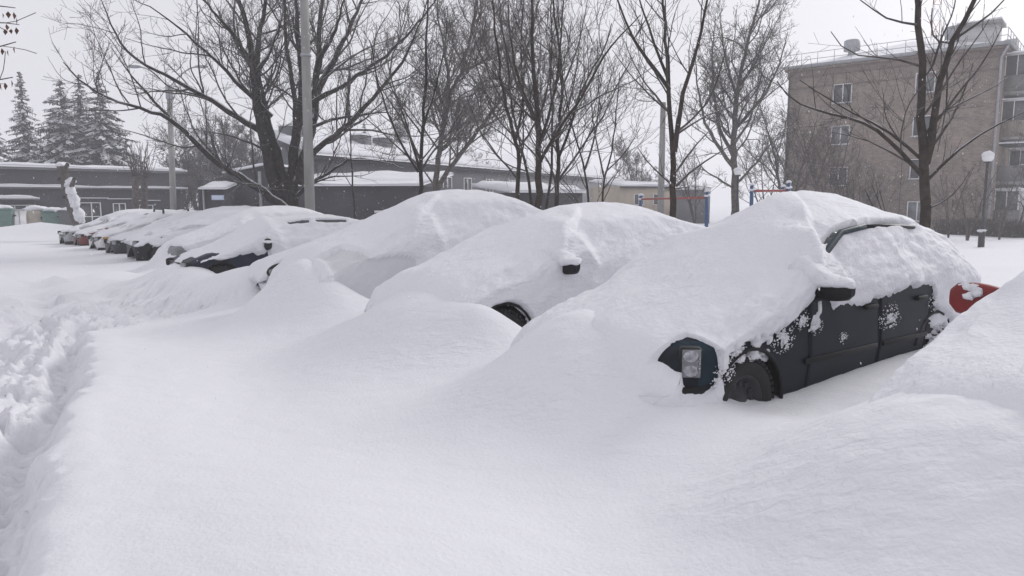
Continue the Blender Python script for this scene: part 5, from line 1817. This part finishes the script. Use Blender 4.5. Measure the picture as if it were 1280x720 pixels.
bin_(2, 38, 1.0, 1.35, GREEN_BIN, 'green wheeled container nearest the left edge', GREEN_BIN, False)
bin_(47, 39, 1.1, 1.35, TAN_BIN, 'round tan container between the door and the green bins', TAN_BIN, True)
bin_(68, 39, 1.1, 1.30, GREEN_BIN, 'grey green container with a thick cap of snow', GREEN_BIN, False)
bin_(86, 38, .9, 1.15, GREY_WALL, 'small grey bin tucked against the leaning broken trunk', GREY_WALL, False)

# twig with dry leaves hanging in at the upper left corner
T = Tree(140, thick=.02, minr=.003, levels=2)
tb = at(-60, -30, 5.2)
for pts in ([(-60, -30), (-30, 0), (0, 12), (20, 10)], [(-50, 20), (-20, 30), (8, 28), (24, 30)], [(-60, 60), (-20, 66), (5, 58), (20, 52)], [(-60, 105), (-20, 104), (4, 100), (16, 96)]):
    T.limb(px_limb(pts, 5.2, .2), .010, .004, 2)
T.limb([(tb[0] - .8, tb[1], gz(tb[0] - .8, tb[1]) - .1), at(-110, 200, 5.2), at(-70, 60, 5.2), at(-60, -30, 5.2), at(-50, -140, 5.2)], .05, .012, 3)
tb2 = (tb[0] - .8, tb[1], gz(tb[0] - .8, tb[1]) - .1)
lt_ = T.finish('young_tree', 'twigs with a few hanging dry leaves at the upper left corner', tb2, None, BARK_DARK, TWIG)
lv = MB()
lr = np.random.default_rng(9)
for (px, py) in ((3, 16), (10, 14), (17, 15), (20, 22), (6, 36), (14, 36), (20, 34), (2, 60), (10, 62), (18, 58), (1, 104), (6, 103), (14, 100), (8, 30)):
    p_ = np.array(at(px, py, 5.3)) - np.array(tb2)
    a = lr.uniform(0, 6.28); L_, w_ = lr.uniform(.035, .055), .016
    d = np.array([math.cos(a) * w_, math.sin(a) * w_, 0]); n_ = np.array([-math.sin(a), math.cos(a), 0]) * .006
    lv.add([p_, p_ + d + n_ + (0, 0, -L_ * .45), p_ + (0, 0, -L_), p_ - d + n_ + (0, 0, -L_ * .45)], [(0, 1, 2, 3)])
lvo = lv.build('leaves', LEAF, lt_)

# ------------------------------------------------------------------ falling snow
fr = np.random.default_rng(77)
nf = 22000
FP = np.c_[fr.uniform(-22, 26, nf), fr.uniform(.8, 34, nf), fr.uniform(-.2, 10, nf)]
FP = FP[np.linalg.norm(FP - np.array([0, 0, CAMH]), axis=1) > 4.2]
nf = len(FP)
sz = fr.uniform(.0025, .0055, nf)
ax = np.stack([fr.normal(.25, .15, nf), fr.normal(0, .15, nf), np.full(nf, -1.0)], 1)
ax /= np.linalg.norm(ax, axis=1)[:, None]
u = np.cross(ax, [0, 1, 0.2]); u /= np.linalg.norm(u, axis=1)[:, None]; w = np.cross(ax, u)
s3 = sz[:, None]
V = np.stack([FP + ax * s3 * 2.4, FP - ax * s3 * 2.4, FP + u * s3, FP - u * s3, FP + w * s3, FP - w * s3], 1).reshape(-1, 3)
f8 = np.array([(0, 2, 4), (0, 4, 3), (0, 3, 5), (0, 5, 2), (1, 4, 2), (1, 3, 4), (1, 5, 3), (1, 2, 5)])
TF = (np.arange(nf)[:, None, None] * 6 + f8[None]).reshape(-1, 3)
FLAKE = mat('snowflake', (.85, .85, .88), .8)
fo = mesh_obj('falling_snow', V, None, TF, FLAKE, None, True)
tag(fo, 'fine snowflakes falling through the air', None, None, 'stuff')

# ------------------------------------------------------------------ haze
HAZE_DENS = 0.0025
hz = MB(); hz.box(-255, 255, -55, 320, -3.2, 20.5)
hm = bpy.data.materials.new('haze')
hm.use_nodes = True
hn = hm.node_tree.nodes; hn.remove(hn['Principled BSDF'])
pv = hn.new('ShaderNodeVolumePrincipled')
pv.inputs['Color'].default_value = (.97, .97, 1.0, 1); pv.inputs['Density'].default_value = HAZE_DENS
pv.inputs['Anisotropy'].default_value = 0.2
hm.node_tree.links.new(pv.outputs[0], hn['Material Output'].inputs['Volume'])
tag(hz.build('haze', hm), 'pale snowy haze', None, None, 'stuff')

# ------------------------------------------------------------------ sky, sun, camera
SUN_EL, SUN_AZ = math.radians(28), math.radians(50)      # azimuth from +y towards +x
w_ = bpy.data.worlds.new('World'); sc.world = w_; w_.use_nodes = True
N, Lk = w_.node_tree.nodes, w_.node_tree.links
bg = N['Background']
sky = N.new('ShaderNodeTexSky'); sky.sky_type = 'NISHITA'; sky.sun_disc = False
sky.sun_elevation = SUN_EL; sky.sun_rotation = SUN_AZ
sky.air_density = 1.0; sky.dust_density = 4.0
hs = N.new('ShaderNodeHueSaturation'); hs.inputs['Saturation'].default_value = 0.10
Lk.new(sky.outputs['Color'], hs.inputs['Color'])
# cloud cover: the clear sky shows only faintly through an even grey-white layer
tc = N.new('ShaderNodeTexCoord'); no = N.new('ShaderNodeTexNoise')
no.inputs['Scale'].default_value = 1.6; no.inputs['Detail'].default_value = 3
Lk.new(tc.outputs['Generated'], no.inputs['Vector'])
rp = N.new('ShaderNodeValToRGB')
rp.color_ramp.elements[0].color = (6.9, 6.85, 7.35, 1); rp.color_ramp.elements[1].color = (7.45, 7.4, 7.95, 1)
Lk.new(no.outputs['Fac'], rp.inputs['Fac'])
mx = N.new('ShaderNodeMix'); mx.data_type = 'RGBA'; mx.inputs['Factor'].default_value = 0.85
Lk.new(hs.outputs['Color'], mx.inputs[6]); Lk.new(rp.outputs['Color'], mx.inputs[7])
Lk.new(mx.outputs[2], bg.inputs['Color'])
bg.inputs['Strength'].default_value = 0.104

sl_ = bpy.data.lights.new('sun', 'SUN'); sl_.energy = 1.45; sl_.angle = math.radians(16); sl_.color = (1, .985, .965)
so = bpy.data.objects.new('sun', sl_); COL.objects.link(so)
sd = Vector((math.sin(SUN_AZ) * math.cos(SUN_EL), math.cos(SUN_AZ) * math.cos(SUN_EL), math.sin(SUN_EL)))
so.rotation_euler = sd.to_track_quat('Z', 'Y').to_euler(); so.location = (0, 0, 30)

cam = bpy.data.cameras.new('camera'); cam.sensor_width = 36; cam.lens = F / 1280 * 36; cam.clip_end = 1500; cam.clip_start = .05
co = bpy.data.objects.new('camera', cam); COL.objects.link(co)
co.location = (0, 0, CAMH); co.rotation_euler = (math.pi / 2 - TH, 0, 0)
sc.camera = co
sc.view_settings.view_transform = 'Standard'; sc.view_settings.look = 'None'
sc.view_settings.exposure = 0.14; sc.view_settings.gamma = 1
sc.cycles.volume_bounces = 2
sc.cycles.use_denoising = True
